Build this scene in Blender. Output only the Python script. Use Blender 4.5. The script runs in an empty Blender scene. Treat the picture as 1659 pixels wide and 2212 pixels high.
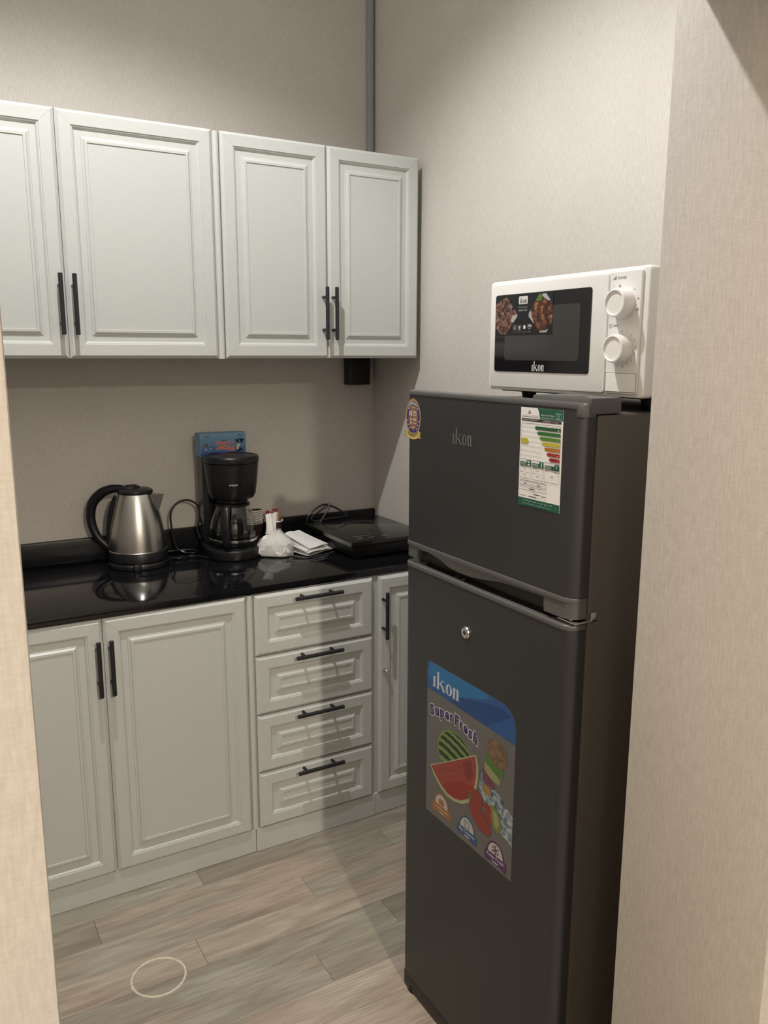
import bpy, bmesh, math, random
from math import pi, sin, cos, radians, atan2, hypot
from mathutils import Vector, Matrix

random.seed(7)
scn = bpy.context.scene
COL = scn.collection

# ------------------------------------------------------------------ camera
cam_d = bpy.data.cameras.new('camera')
cam = bpy.data.objects.new('camera', cam_d)
COL.objects.link(cam)
CAM = Vector((-1.6003, -2.8494, 1.5753))
yaw, pitch, roll, FPX = 0.5253, -0.1919, 0.0027, 1774.2
fw = Vector((sin(yaw) * cos(pitch), cos(yaw) * cos(pitch), sin(pitch)))
rt = Vector((cos(yaw), -sin(yaw), 0))
up = rt.cross(fw)
r2 = rt * cos(roll) + up * sin(roll)
u2 = up * cos(roll) - rt * sin(roll)
m = Matrix((r2, u2, -fw)).transposed().to_4x4()
m.translation = CAM
cam.matrix_world = m
cam_d.sensor_fit = 'VERTICAL'
cam_d.sensor_height = 24
cam_d.lens = FPX / 2212 * 24
cam_d.clip_start = 0.01
scn.camera = cam

# ------------------------------------------------------------------ world, lights, exposure
w = bpy.data.worlds.new('world')
scn.world = w
w.use_nodes = True
w.node_tree.nodes['Background'].inputs[0].default_value = (0.9, 0.85, 0.8, 1)
w.node_tree.nodes['Background'].inputs[1].default_value = 0.05

def spot(name, loc, power, col, angle, blend, radius=0.03, tgt=None):
    d = bpy.data.lights.new(name, 'SPOT')
    d.energy = power
    d.color = col
    d.spot_size = radians(angle)
    d.spot_blend = blend
    d.shadow_soft_size = radius
    o = bpy.data.objects.new(name, d)
    o.location = loc
    if tgt:
        o.rotation_euler = (Vector(tgt) - Vector(loc)).to_track_quat('-Z', 'Y').to_euler()
    COL.objects.link(o)
    return o

# recessed downlight over the kitchenette, two warm ones and an added fill in the passage
spot('kitchen_downlight', (-1.20, -1.28, 3.22), 113, (1.0, 0.985, 0.97), 130, 0.5, 0.022)
spot('passage_downlight', (-1.25, -4.95, 2.77), 265, (1.0, 0.89, 0.74), 160, 0.3, 0.05)
spot('passage_fill_left', (-3.0, -5.2, 2.77), 120, (1.0, 0.89, 0.73), 160, 0.3, 0.25)  # invented fill lamp, lifts the fridge's shadow on drawers and floor
spot('passage_downlight_near', (-2.20, -2.78, 2.77), 48, (1.0, 0.58, 0.30), 150, 0.6, 0.22)

scn.view_settings.view_transform = 'Standard'
scn.view_settings.look = 'None'
scn.view_settings.gamma = 1
scn.view_settings.use_curve_mapping = False
scn.view_settings.exposure = 0.20
scn.cycles.use_denoising = True
scn.cycles.max_bounces = 10

# ------------------------------------------------------------------ materials
def mat(name, col=(0.5, 0.5, 0.5), rough=0.5, metal=0.0, spec=0.5, **kw):
    mt = bpy.data.materials.new(name)
    mt.use_nodes = True
    b = mt.node_tree.nodes['Principled BSDF']
    b.inputs['Base Color'].default_value = (*col, 1)
    b.inputs['Roughness'].default_value = rough
    b.inputs['Metallic'].default_value = metal
    b.inputs['Specular IOR Level'].default_value = spec
    for k, v in kw.items():
        b.inputs[k].default_value = v
    return mt

def noisy(mt, col, amp, scale, vec=(1, 1, 1), bump=0.0, detail=4, rough=None, bump_dist=0.001):
    """colour varied by a stretched noise in object space, plus fine relief"""
    nt = mt.node_tree
    b = nt.nodes['Principled BSDF']
    tc = nt.nodes.new('ShaderNodeTexCoord')
    mp = nt.nodes.new('ShaderNodeMapping')
    mp.inputs['Scale'].default_value = vec
    nz = nt.nodes.new('ShaderNodeTexNoise')
    nz.inputs['Scale'].default_value = scale
    nz.inputs['Detail'].default_value = detail
    nt.links.new(tc.outputs['Object'], mp.inputs[0])
    nt.links.new(mp.outputs[0], nz.inputs['Vector'])
    rp = nt.nodes.new('ShaderNodeValToRGB')
    rp.color_ramp.elements[0].position = 0.3
    rp.color_ramp.elements[1].position = 0.7
    rp.color_ramp.elements[0].color = (*[c * (1 - amp) for c in col], 1)
    rp.color_ramp.elements[1].color = (*[min(1, c * (1 + amp)) for c in col], 1)
    nt.links.new(nz.outputs[0], rp.inputs[0])
    nt.links.new(rp.outputs[0], b.inputs['Base Color'])
    if bump:
        bp = nt.nodes.new('ShaderNodeBump')
        bp.inputs['Strength'].default_value = bump
        bp.inputs['Distance'].default_value = bump_dist
        nt.links.new(nz.outputs[0], bp.inputs['Height'])
        nt.links.new(bp.outputs[0], b.inputs['Normal'])
    return mt

M = {}
WALLC = (0.60, 0.57, 0.53)
def wall_material():
    mt = mat('woven_wallpaper', WALLC, 0.75, spec=0.25)
    nt = mt.node_tree
    b = nt.nodes['Principled BSDF']
    N = nt.nodes.new
    tc = N('ShaderNodeTexCoord')
    outs = []
    for sc, vec in ((1.0, (330, 330, 45)), (1.0, (90, 90, 420)), (1.0, (7, 7, 5))):
        mp = N('ShaderNodeMapping')
        mp.inputs['Scale'].default_value = vec
        nz = N('ShaderNodeTexNoise')
        nz.inputs['Scale'].default_value = sc
        nz.inputs['Detail'].default_value = 3
        nt.links.new(tc.outputs['Object'], mp.inputs[0])
        nt.links.new(mp.outputs[0], nz.inputs['Vector'])
        outs.append(nz.outputs[0])
    def madd(a, f, c):
        q = N('ShaderNodeMath'); q.operation = 'MULTIPLY_ADD'
        nt.links.new(a, q.inputs[0]); q.inputs[1].default_value = f
        if isinstance(c, float): q.inputs[2].default_value = c
        else: nt.links.new(c, q.inputs[2])
        return q.outputs[0]
    s = madd(outs[0], 0.55, 0.0)
    s = madd(outs[1], 0.30, s)
    s2 = madd(outs[2], 0.15, s)
    rp = N('ShaderNodeValToRGB')
    rp.color_ramp.elements[0].position = 0.32
    rp.color_ramp.elements[1].position = 0.68
    rp.color_ramp.elements[0].color = (WALLC[0] * 0.88, WALLC[1] * 0.87, WALLC[2] * 0.85, 1)
    rp.color_ramp.elements[1].color = (WALLC[0] * 1.10, WALLC[1] * 1.10, WALLC[2] * 1.10, 1)
    nt.links.new(s2, rp.inputs[0])
    nt.links.new(rp.outputs[0], b.inputs['Base Color'])
    bp = N('ShaderNodeBump')
    bp.inputs['Strength'].default_value = 0.35
    bp.inputs['Distance'].default_value = 0.0012
    nt.links.new(s, bp.inputs['Height'])
    nt.links.new(bp.outputs[0], b.inputs['Normal'])
    return mt
M['wall'] = wall_material()
M['ceiling'] = noisy(mat('ceiling_paint', rough=0.9), (0.72, 0.70, 0.66), 0.03, 30)
M['white'] = noisy(mat('cabinet_lacquer', rough=0.38), (0.53, 0.545, 0.52), 0.012, 60, bump=0.03, bump_dist=0.0006)
M['seam'] = mat('lacquer_mitre_seam', (0.47, 0.46, 0.42), 0.6)
M['inside'] = noisy(mat('cabinet_board', rough=0.55), (0.60, 0.585, 0.54), 0.02, 40)
M['handle'] = noisy(mat('black_handle_paint', rough=0.42), (0.012, 0.012, 0.014), 0.2, 200)
M['chrome'] = noisy(mat('chrome', rough=0.2, metal=1.0), (0.75, 0.74, 0.72), 0.04, 80)
M['stone'] = noisy(mat('black_stone', rough=0.07, spec=0.5), (0.006, 0.006, 0.0075), 0.5, 400)
M['trunk'] = noisy(mat('grey_trunking', rough=0.5), (0.33, 0.34, 0.36), 0.03, 50)
M['blackplastic'] = noisy(mat('black_plastic', rough=0.36, spec=0.4), (0.008, 0.008, 0.009), 0.2, 300, bump=0.03)
M['glossblack'] = noisy(mat('gloss_black_plastic', rough=0.22), (0.010, 0.010, 0.012), 0.2, 100)
M['cable'] = noisy(mat('black_cable', rough=0.35), (0.008, 0.008, 0.009), 0.2, 100)
M['greyplastic'] = noisy(mat('grey_plastic', rough=0.32), (0.095, 0.095, 0.092), 0.04, 120)
M['darkplastic'] = noisy(mat('dark_plastic', rough=0.5), (0.02, 0.02, 0.02), 0.1, 120)
M['fridge'] = noisy(mat('dark_silver_paint', rough=0.42, metal=0.45), (0.052, 0.052, 0.053), 0.05, 900, vec=(1, 1, 0.15))
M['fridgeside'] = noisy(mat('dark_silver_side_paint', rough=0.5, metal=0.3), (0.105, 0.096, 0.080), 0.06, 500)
M['mwwhite'] = noisy(mat('microwave_white', rough=0.35), (0.87, 0.86, 0.83), 0.01, 60)
M['mwglass'] = mat('microwave_dark_glass', (0.006, 0.006, 0.008), 0.06, spec=0.6)
M['mwmesh'] = noisy(mat('microwave_window_mesh', rough=0.12, spec=0.7), (0.035, 0.035, 0.034), 0.1, 900)
M['paper'] = noisy(mat('white_tissue', rough=0.85), (0.78, 0.77, 0.74), 0.03, 90, bump=0.15)
M['cupwhite'] = noisy(mat('cup_paper', rough=0.6), (0.75, 0.72, 0.66), 0.02, 90)
M['cupbrown'] = noisy(mat('cup_brown_print', rough=0.5), (0.05, 0.028, 0.022), 0.3, 60)
M['red'] = noisy(mat('red_foil', rough=0.35), (0.30, 0.02, 0.015), 0.25, 120)
M['amber'] = noisy(mat('amber_foil', rough=0.35), (0.35, 0.14, 0.05), 0.3, 120)
M['steel'] = noisy(mat('brushed_steel', rough=0.27, metal=1.0), (0.56, 0.545, 0.51), 0.05, 60, vec=(1, 1, 14), bump=0.04, bump_dist=0.0004)
M['ceramic'] = noisy(mat('cooktop_glass', rough=0.13, spec=0.6), (0.010, 0.009, 0.008), 0.3, 300)
M['trimmetal'] = noisy(mat('cooktop_side_trim', rough=0.3, metal=0.8), (0.16, 0.16, 0.16), 0.05, 90)
M['caulk'] = noisy(mat('pale_caulk', rough=0.6), (0.66, 0.63, 0.48), 0.15, 120)
M['boxblue'] = noisy(mat('blue_carton', rough=0.45), (0.16, 0.31, 0.46), 0.06, 30)

def glass_mat():
    mt = mat('clear_glass', (0.93, 0.95, 0.95), 0.02)
    b = mt.node_tree.nodes['Principled BSDF']
    b.inputs['Transmission Weight'].default_value = 1.0
    b.inputs['IOR'].default_value = 1.45
    return mt
M['glass'] = glass_mat()

def film_mat():
    mt = bpy.data.materials.new('clear_plastic_film')
    mt.use_nodes = True
    nt = mt.node_tree
    b = nt.nodes['Principled BSDF']
    b.inputs['Base Color'].default_value = (0.80, 0.80, 0.78, 1)
    b.inputs['Roughness'].default_value = 0.12
    b.inputs['Alpha'].default_value = 0.38
    nz = nt.nodes.new('ShaderNodeTexNoise')
    nz.inputs['Scale'].default_value = 45
    nz.inputs['Detail'].default_value = 6
    bp = nt.nodes.new('ShaderNodeBump')
    bp.inputs['Strength'].default_value = 0.9
    bp.inputs['Distance'].default_value = 0.006
    nt.links.new(nz.outputs[0], bp.inputs['Height'])
    nt.links.new(bp.outputs[0], b.inputs['Normal'])
    return mt
M['film'] = film_mat()

def print_mat(name='print', rough=0.35):
    mt = mat(name, (1, 1, 1), rough)
    nt = mt.node_tree
    at = nt.nodes.new('ShaderNodeVertexColor')
    at.layer_name = 'ink'
    nz = nt.nodes.new('ShaderNodeTexNoise')
    nz.inputs['Scale'].default_value = 260
    mx = nt.nodes.new('ShaderNodeMix'); mx.data_type = 'RGBA'; mx.blend_type = 'MULTIPLY'
    mx.inputs[0].default_value = 0.14
    nt.links.new(at.outputs[0], mx.inputs[6])
    nt.links.new(nz.outputs[1], mx.inputs[7])
    nt.links.new(mx.outputs[2], nt.nodes['Principled BSDF'].inputs['Base Color'])
    return mt
M['print'] = print_mat()

def picture_mat(name, stops, scale, vec=(1, 1, 1), rough=0.3, detail=5, dist=1.2):
    """a printed photograph: colours of the dish mixed by noise"""
    mt = mat(name, (1, 1, 1), rough)
    nt = mt.node_tree
    tc = nt.nodes.new('ShaderNodeTexCoord')
    mp = nt.nodes.new('ShaderNodeMapping'); mp.inputs['Scale'].default_value = vec
    nz = nt.nodes.new('ShaderNodeTexNoise')
    nz.inputs['Scale'].default_value = scale
    nz.inputs['Detail'].default_value = detail
    nz.inputs['Distortion'].default_value = dist
    nt.links.new(tc.outputs['Object'], mp.inputs[0]); nt.links.new(mp.outputs[0], nz.inputs['Vector'])
    rp = nt.nodes.new('ShaderNodeValToRGB')
    els = rp.color_ramp.elements
    while len(els) < len(stops): els.new(0.5)
    for e, (p, c) in zip(els, stops):
        e.position = p; e.color = (*c, 1)
    nt.links.new(nz.outputs[0], rp.inputs[0])
    nt.links.new(rp.outputs[0], nt.nodes['Principled BSDF'].inputs['Base Color'])
    return mt

def chunk_mat(name, stops, scale, seed):
    """printed photograph of a chunky dish: cells shaded from their centres, each with a tone of its own"""
    mt = mat(name, (1, 1, 1), 0.3)
    nt = mt.node_tree; N = nt.nodes.new; L = nt.links.new
    tc = N('ShaderNodeTexCoord'); mp = N('ShaderNodeMapping'); mp.inputs['Location'].default_value = (seed, seed * 2.3, seed * 0.7)
    nz = N('ShaderNodeTexNoise'); nz.inputs['Scale'].default_value = 90; nz.inputs['Detail'].default_value = 3
    mx = N('ShaderNodeMix'); mx.data_type = 'VECTOR'; mx.inputs[0].default_value = 0.018
    L(tc.outputs['Object'], mp.inputs[0]); L(mp.outputs[0], nz.inputs['Vector'])
    L(mp.outputs[0], mx.inputs[4]); L(nz.outputs[1], mx.inputs[5])
    vo = N('ShaderNodeTexVoronoi'); vo.inputs['Scale'].default_value = scale
    L(mx.outputs[1], vo.inputs['Vector'])
    sp = N('ShaderNodeSeparateColor'); L(vo.outputs['Color'], sp.inputs[0])
    q = N('ShaderNodeMath'); q.operation = 'MULTIPLY_ADD'; q.inputs[1].default_value = -0.75
    L(vo.outputs['Distance'], q.inputs[0])
    q2 = N('ShaderNodeMath'); q2.operation = 'MULTIPLY_ADD'; q2.inputs[1].default_value = 0.55; q2.inputs[2].default_value = 0.42
    L(sp.outputs[0], q2.inputs[0]); L(q2.outputs[0], q.inputs[2])
    rp = N('ShaderNodeValToRGB'); els = rp.color_ramp.elements
    while len(els) < len(stops): els.new(0.5)
    for e, (p, c) in zip(els, stops):
        e.position = p; e.color = (*c, 1)
    L(q.outputs[0], rp.inputs[0]); L(rp.outputs[0], nt.nodes['Principled BSDF'].inputs['Base Color'])
    return mt

def plank_material():
    mt = mat('grey_oak_vinyl', (0.4, 0.35, 0.3), 0.42, spec=0.4)
    nt = mt.node_tree
    b = nt.nodes['Principled BSDF']
    N = nt.nodes.new; L = nt.links.new
    tc = N('ShaderNodeTexCoord'); oi = N('ShaderNodeObjectInfo')
    off = N('ShaderNodeVectorMath'); off.operation = 'SCALE'
    off.inputs[0].default_value = (37.0, 11.0, 5.0)
    L(oi.outputs['Random'], off.inputs['Scale'])
    ad = N('ShaderNodeVectorMath'); ad.operation = 'ADD'
    L(tc.outputs['Object'], ad.inputs[0]); L(off.outputs[0], ad.inputs[1])
    mp = N('ShaderNodeMapping'); mp.inputs['Scale'].default_value = (11, 120, 1)
    L(ad.outputs[0], mp.inputs[0])
    n1 = N('ShaderNodeTexNoise'); n1.inputs['Scale'].default_value = 1.0; n1.inputs['Detail'].default_value = 6; n1.inputs['Distortion'].default_value = 0.6
    L(mp.outputs[0], n1.inputs['Vector'])
    mp2 = N('ShaderNodeMapping'); mp2.inputs['Scale'].default_value = (3.2, 24, 1)
    L(ad.outputs[0], mp2.inputs[0])
    n2 = N('ShaderNodeTexNoise'); n2.inputs['Scale'].default_value = 1.3; n2.inputs['Detail'].default_value = 4; n2.inputs['Distortion'].default_value = 0.8
    L(mp2.outputs[0], n2.inputs['Vector'])
    # cathedral grain: wavy rings, seen only in places
    wv = N('ShaderNodeTexWave'); wv.wave_type = 'RINGS'; wv.rings_direction = 'SPHERICAL'
    wv.inputs['Scale'].default_value = 2.6; wv.inputs['Distortion'].default_value = 5.0; wv.inputs['Detail'].default_value = 2
    mp3 = N('ShaderNodeMapping'); mp3.inputs['Scale'].default_value = (2.0, 14, 1)
    L(ad.outputs[0], mp3.inputs[0]); L(mp3.outputs[0], wv.inputs['Vector'])
    rp = N('ShaderNodeValToRGB')
    e = rp.color_ramp.elements
    e[0].position = 0.28; e[0].color = (0.235, 0.200, 0.162, 1)
    e[1].position = 0.74; e[1].color = (0.490, 0.445, 0.385, 1)
    s = N('ShaderNodeMath'); s.operation = 'MULTIPLY_ADD'; s.inputs[1].default_value = 0.36
    t = N('ShaderNodeMath'); t.operation = 'MULTIPLY'; t.inputs[1].default_value = 0.64
    L(n2.outputs[0], t.inputs[0]); L(n1.outputs[0], s.inputs[0]); L(t.outputs[0], s.inputs[2])
    s2 = N('ShaderNodeMath'); s2.operation = 'MULTIPLY_ADD'; s2.inputs[1].default_value = 0.16
    n3 = N('ShaderNodeTexNoise'); n3.inputs['Scale'].default_value = 1.0; n3.inputs['Detail'].default_value = 1
    mp4 = N('ShaderNodeMapping'); mp4.inputs['Scale'].default_value = (2.0, 5, 1); mp4.inputs['Location'].default_value = (3.1, 7.7, 0)
    L(ad.outputs[0], mp4.inputs[0]); L(mp4.outputs[0], n3.inputs['Vector'])
    mr = N('ShaderNodeMapRange'); mr.inputs['From Min'].default_value = 0.56; mr.inputs['From Max'].default_value = 0.68
    L(n3.outputs[0], mr.inputs['Value'])
    wm = N('ShaderNodeMath'); wm.operation = 'MULTIPLY'
    L(wv.outputs[1], wm.inputs[0]); L(mr.outputs[0], wm.inputs[1])
    L(wm.outputs[0], s2.inputs[0]); L(s.outputs[0], s2.inputs[2])
    L(s2.outputs[0], rp.inputs[0])
    hue = N('ShaderNodeValToRGB')
    h = hue.color_ramp.elements
    h[0].position = 0.0; h[0].color = (0.78, 0.77, 0.74, 1)
    h[1].position = 1.0; h[1].color = (1.12, 1.08, 1.04, 1)
    q = h.new(0.35); q.color = (0.95, 0.99, 0.95, 1)
    q = h.new(0.7); q.color = (1.04, 0.93, 0.88, 1)
    hm = N('ShaderNodeMath'); hm.operation = 'MULTIPLY_ADD'; hm.inputs[1].default_value = 1.5; hm.inputs[2].default_value = -0.75
    L(n3.outputs[0], hm.inputs[0])
    ha = N('ShaderNodeMath'); ha.operation = 'ADD'; ha.use_clamp = True
    L(oi.outputs['Random'], ha.inputs[0]); L(hm.outputs[0], ha.inputs[1]); L(ha.outputs[0], hue.inputs[0])
    mx = N('ShaderNodeMix'); mx.data_type = 'RGBA'; mx.blend_type = 'MULTIPLY'; mx.inputs[0].default_value = 1.0
    L(rp.outputs[0], mx.inputs[6]); L(hue.outputs[0], mx.inputs[7])
    L(mx.outputs[2], b.inputs['Base Color'])
    bp = N('ShaderNodeBump'); bp.inputs['Strength'].default_value = 0.12; bp.inputs['Distance'].default_value = 0.0006
    L(n1.outputs[0], bp.inputs['Height']); L(bp.outputs[0], b.inputs['Normal'])
    return mt
M['plank'] = plank_material()

# ------------------------------------------------------------------ mesh building
def world_off(o):
    v = Vector((0, 0, 0))
    while o is not None:
        v += o.location
        o = o.parent
    return v

def link(name, me, parent=None, loc=None):
    o = bpy.data.objects.new(name, me)
    COL.objects.link(o)
    if parent is not None: o.parent = parent
    if loc is not None: o.location = loc
    return o

def tag(o, label, cat=None, group=None, kind=None):
    o['label'] = label
    if cat: o['category'] = cat
    if group: o['group'] = group
    if kind: o['kind'] = kind
    return o

def thing(name, label, cat, loc, group=None):
    return tag(link(name, None, None, loc), label, cat, group)

class MB:
    """collects shapes in world coordinates; build() links them as one mesh object"""
    def __init__(s):
        s.bm = bmesh.new()
    def _new(s, verts, faces, mi=0):
        vs = [s.bm.verts.new(v) for v in verts]
        out = []
        for f in faces:
            try:
                fc = s.bm.faces.new([vs[i] for i in f]); fc.material_index = mi; out.append(fc)
            except ValueError:
                pass
        return vs, out
    def box(s, lo, hi, bev=0.0, seg=2, mi=0):
        x0, y0, z0 = lo; x1, y1, z1 = hi
        vs, fs = s._new([(x0, y0, z0), (x1, y0, z0), (x1, y1, z0), (x0, y1, z0), (x0, y0, z1), (x1, y0, z1), (x1, y1, z1), (x0, y1, z1)],
               [(0, 3, 2, 1), (4, 5, 6, 7), (0, 1, 5, 4), (1, 2, 6, 5), (2, 3, 7, 6), (3, 0, 4, 7)], mi)
        if bev:
            es = list({e for f in fs for e in f.edges})
            bmesh.ops.bevel(s.bm, geom=es, offset=bev, segments=seg, profile=0.5, affect='EDGES', clamp_overlap=True, material=-1)
        return s
    def prism(s, pts, axis, a, b, bev=0.0, mi=0, seg=2):
        """extrude polygon pts (2-D) along axis ('x','y','z') from a to b"""
        def P(p, t):
            return {'x': (t, p[0], p[1]), 'y': (p[0], t, p[1]), 'z': (p[0], p[1], t)}[axis]
        n = len(pts)
        vs, fs = s._new([P(p, a) for p in pts] + [P(p, b) for p in pts],
                        [tuple(range(n)), tuple(range(2 * n - 1, n - 1, -1))] + [(i, (i + 1) % n, n + (i + 1) % n, n + i) for i in range(n)], mi)
        bmesh.ops.recalc_face_normals(s.bm, faces=fs)
        if bev:
            es = list(set(fs[0].edges) | set(fs[1].edges))
            bmesh.ops.bevel(s.bm, geom=es, offset=bev, segments=seg, profile=0.5, affect='EDGES', clamp_overlap=True, material=-1)
        return s
    def lathe(s, prof, c, n=48, mi=0, axis=None, sx=1.0, sy=1.0, a0=0.0, a1=2 * pi):
        """prof: (radius, height) list round the vertical through c (or any axis)"""
        c = Vector(c)
        if axis is None: ex, ey, ez = Vector((1, 0, 0)), Vector((0, 1, 0)), Vector((0, 0, 1))
        else:
            ez = Vector(axis).normalized()
            ex = ez.orthogonal().normalized(); ey = ez.cross(ex)
        full = abs(a1 - a0 - 2 * pi) < 1e-6
        k = n if full else n + 1
        rings = []
        for r, z in prof:
            if r < 1e-6:
                rings.append([s.bm.verts.new(c + ez * z)])
            else:
                rings.append([s.bm.verts.new(c + ex * (r * sx * cos(a0 + (a1 - a0) * i / n)) + ey * (r * sy * sin(a0 + (a1 - a0) * i / n)) + ez * z) for i in range(k)])
        for a, b in zip(rings, rings[1:]):
            for i in range(n):
                j = (i + 1) % k
                try:
                    if len(a) == 1 and len(b) == 1: continue
                    if len(a) == 1: f = s.bm.faces.new((a[0], b[i], b[j]))
                    elif len(b) == 1: f = s.bm.faces.new((a[i], a[j], b[0]))
                    else: f = s.bm.faces.new((a[i], a[j], b[j], b[i]))
                    f.material_index = mi
                except ValueError: pass
        return s
    def cyl(s, p0, p1, r, n=20, mi=0, bev=0.0):
        p0, p1 = Vector(p0), Vector(p1)
        h = (p1 - p0).length
        b = bev
        prof = [(0, 0), (r - b, 0), (r, b), (r, h - b), (r - b, h), (0, h)] if b else [(0, 0), (r, 0), (r, h), (0, h)]
        return s.lathe(prof, p0, n, mi, p1 - p0)
    def tube(s, pts, r, n=10, mi=0, smooth_steps=6, closed_caps=True, radii=None, flat=None):
        P = [Vector(p) for p in pts]
        if smooth_steps > 1 and len(P) > 2:
            Q = []; R = []
            for i in range(len(P) - 1):
                p0 = P[max(i - 1, 0)]; p1 = P[i]; p2 = P[i + 1]; p3 = P[min(i + 2, len(P) - 1)]
                for k in range(smooth_steps):
                    t = k / smooth_steps
                    Q.append(0.5 * ((2 * p1) + (p2 - p0) * t + (2 * p0 - 5 * p1 + 4 * p2 - p3) * t * t + (3 * p1 - p0 - 3 * p2 + p3) * t ** 3))
                    if radii: R.append(radii[i] * (1 - t) + radii[i + 1] * t)
            Q.append(P[-1])
            if radii: R.append(radii[-1]); radii = R
            P = Q
        nrm = (P[1] - P[0]).orthogonal().normalized()
        rings = []
        for i, p in enumerate(P):
            tg = (P[min(i + 1, len(P) - 1)] - P[max(i - 1, 0)]).normalized()
            nrm = (nrm - tg * nrm.dot(tg)).normalized()
            bn = tg.cross(nrm)
            rr = radii[i] if radii else r
            if flat:
                fa = Vector(flat[0]); fa = (fa - tg * fa.dot(tg)).normalized(); fb = tg.cross(fa)
                rings.append([s.bm.verts.new(p + fa * (cos(2 * pi * k / n) * rr * flat[1]) + fb * (sin(2 * pi * k / n) * rr)) for k in range(n)])
            else:
                rings.append([s.bm.verts.new(p + nrm * (cos(2 * pi * k / n) * rr) + bn * (sin(2 * pi * k / n) * rr)) for k in range(n)])
        for a, b in zip(rings, rings[1:]):
            for k in range(n):
                f = s.bm.faces.new((a[k], a[(k + 1) % n], b[(k + 1) % n], b[k])); f.material_index = mi
        if closed_caps:
            s.bm.faces.new(rings[0][::-1]).material_index = mi
            s.bm.faces.new(rings[-1]).material_index = mi
        return s
    def build(s, name, mats, parent=None, smooth=True, angle=35):
        if not isinstance(mats, (list, tuple)): mats = [mats]
        bmesh.ops.recalc_face_normals(s.bm, faces=s.bm.faces)
        off = world_off(parent)
        if off.length > 0:
            bmesh.ops.translate(s.bm, verts=s.bm.verts, vec=-off)
        me = bpy.data.meshes.new(name)
        s.bm.to_mesh(me); s.bm.free()
        for mt in mats: me.materials.append(mt)
        if smooth:
            me.shade_smooth()
            me.set_sharp_from_angle(angle=radians(angle))
        return link(name, me, parent)

# ---- flat prints: coloured polygons, ellipses and lettering laid on a surface by a mapping (u, v, lift) -> point
_txt_cache = {}
def text_geo(s, bold=0.0, spacing=1.0):
    key = (s, bold, spacing)
    if key not in _txt_cache:
        cu = bpy.data.curves.new('lettering', 'FONT')
        cu.body = s; cu.size = 1; cu.offset = bold; cu.space_character = spacing
        cu.resolution_u = 3
        ob = bpy.data.objects.new('lettering', cu)
        COL.objects.link(ob)
        bpy.context.view_layer.update()
        me = bpy.data.meshes.new_from_object(ob.evaluated_get(bpy.context.evaluated_depsgraph_get()))
        vs = [(v.co.x, v.co.y) for v in me.vertices]
        fs = [tuple(p.vertices) for p in me.polygons]
        bpy.data.objects.remove(ob); bpy.data.curves.remove(cu); bpy.data.meshes.remove(me)
        _txt_cache[key] = (vs, fs)
    return _txt_cache[key]

AR = {'ا': '\ufe8d\ufe8e', 'ب': '\ufe8f\ufe90\ufe91\ufe92', 'ة': '\ufe93\ufe94', 'ت': '\ufe95\ufe96\ufe97\ufe98',
      'ر': '\ufead\ufeae', 'س': '\ufeb1\ufeb2\ufeb3\ufeb4', 'ط': '\ufec1\ufec2\ufec3\ufec4', 'ع': '\ufec9\ufeca\ufecb\ufecc',
      'ف': '\ufed1\ufed2\ufed3\ufed4', 'ق': '\ufed5\ufed6\ufed7\ufed8', 'ك': '\ufed9\ufeda\ufedb\ufedc', 'ل': '\ufedd\ufede\ufedf\ufee0',
      'م': '\ufee1\ufee2\ufee3\ufee4', 'ن': '\ufee5\ufee6\ufee7\ufee8', 'ه': '\ufee9\ufeea\ufeeb\ufeec', 'و': '\ufeed\ufeee',
      'ي': '\ufef1\ufef2\ufef3\ufef4', 'د': '\ufea9\ufeaa', 'ء': '\ufe80', 'ذ': '\ufeab\ufeac', 'ج': '\ufe9d\ufe9e\ufe9f\ufea0', 'ص': '\ufeb9\ufeba\ufebb\ufebc'}
def arabic(s):
    out = []
    for i, ch in enumerate(s):
        f = AR.get(ch)
        if not f: out.append(ch); continue
        pv = s[i - 1] if i else ' '
        nx = s[i + 1] if i + 1 < len(s) else ' '
        jp = pv in AR and len(AR[pv]) == 4
        jn = nx in AR and len(AR[nx]) > 1 and len(f) == 4
        if len(f) == 1: out.append(f)
        else: out.append(f[3] if jp and jn else f[2] if jn else f[1] if jp else f[0])
    return ''.join(out[::-1])

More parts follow.
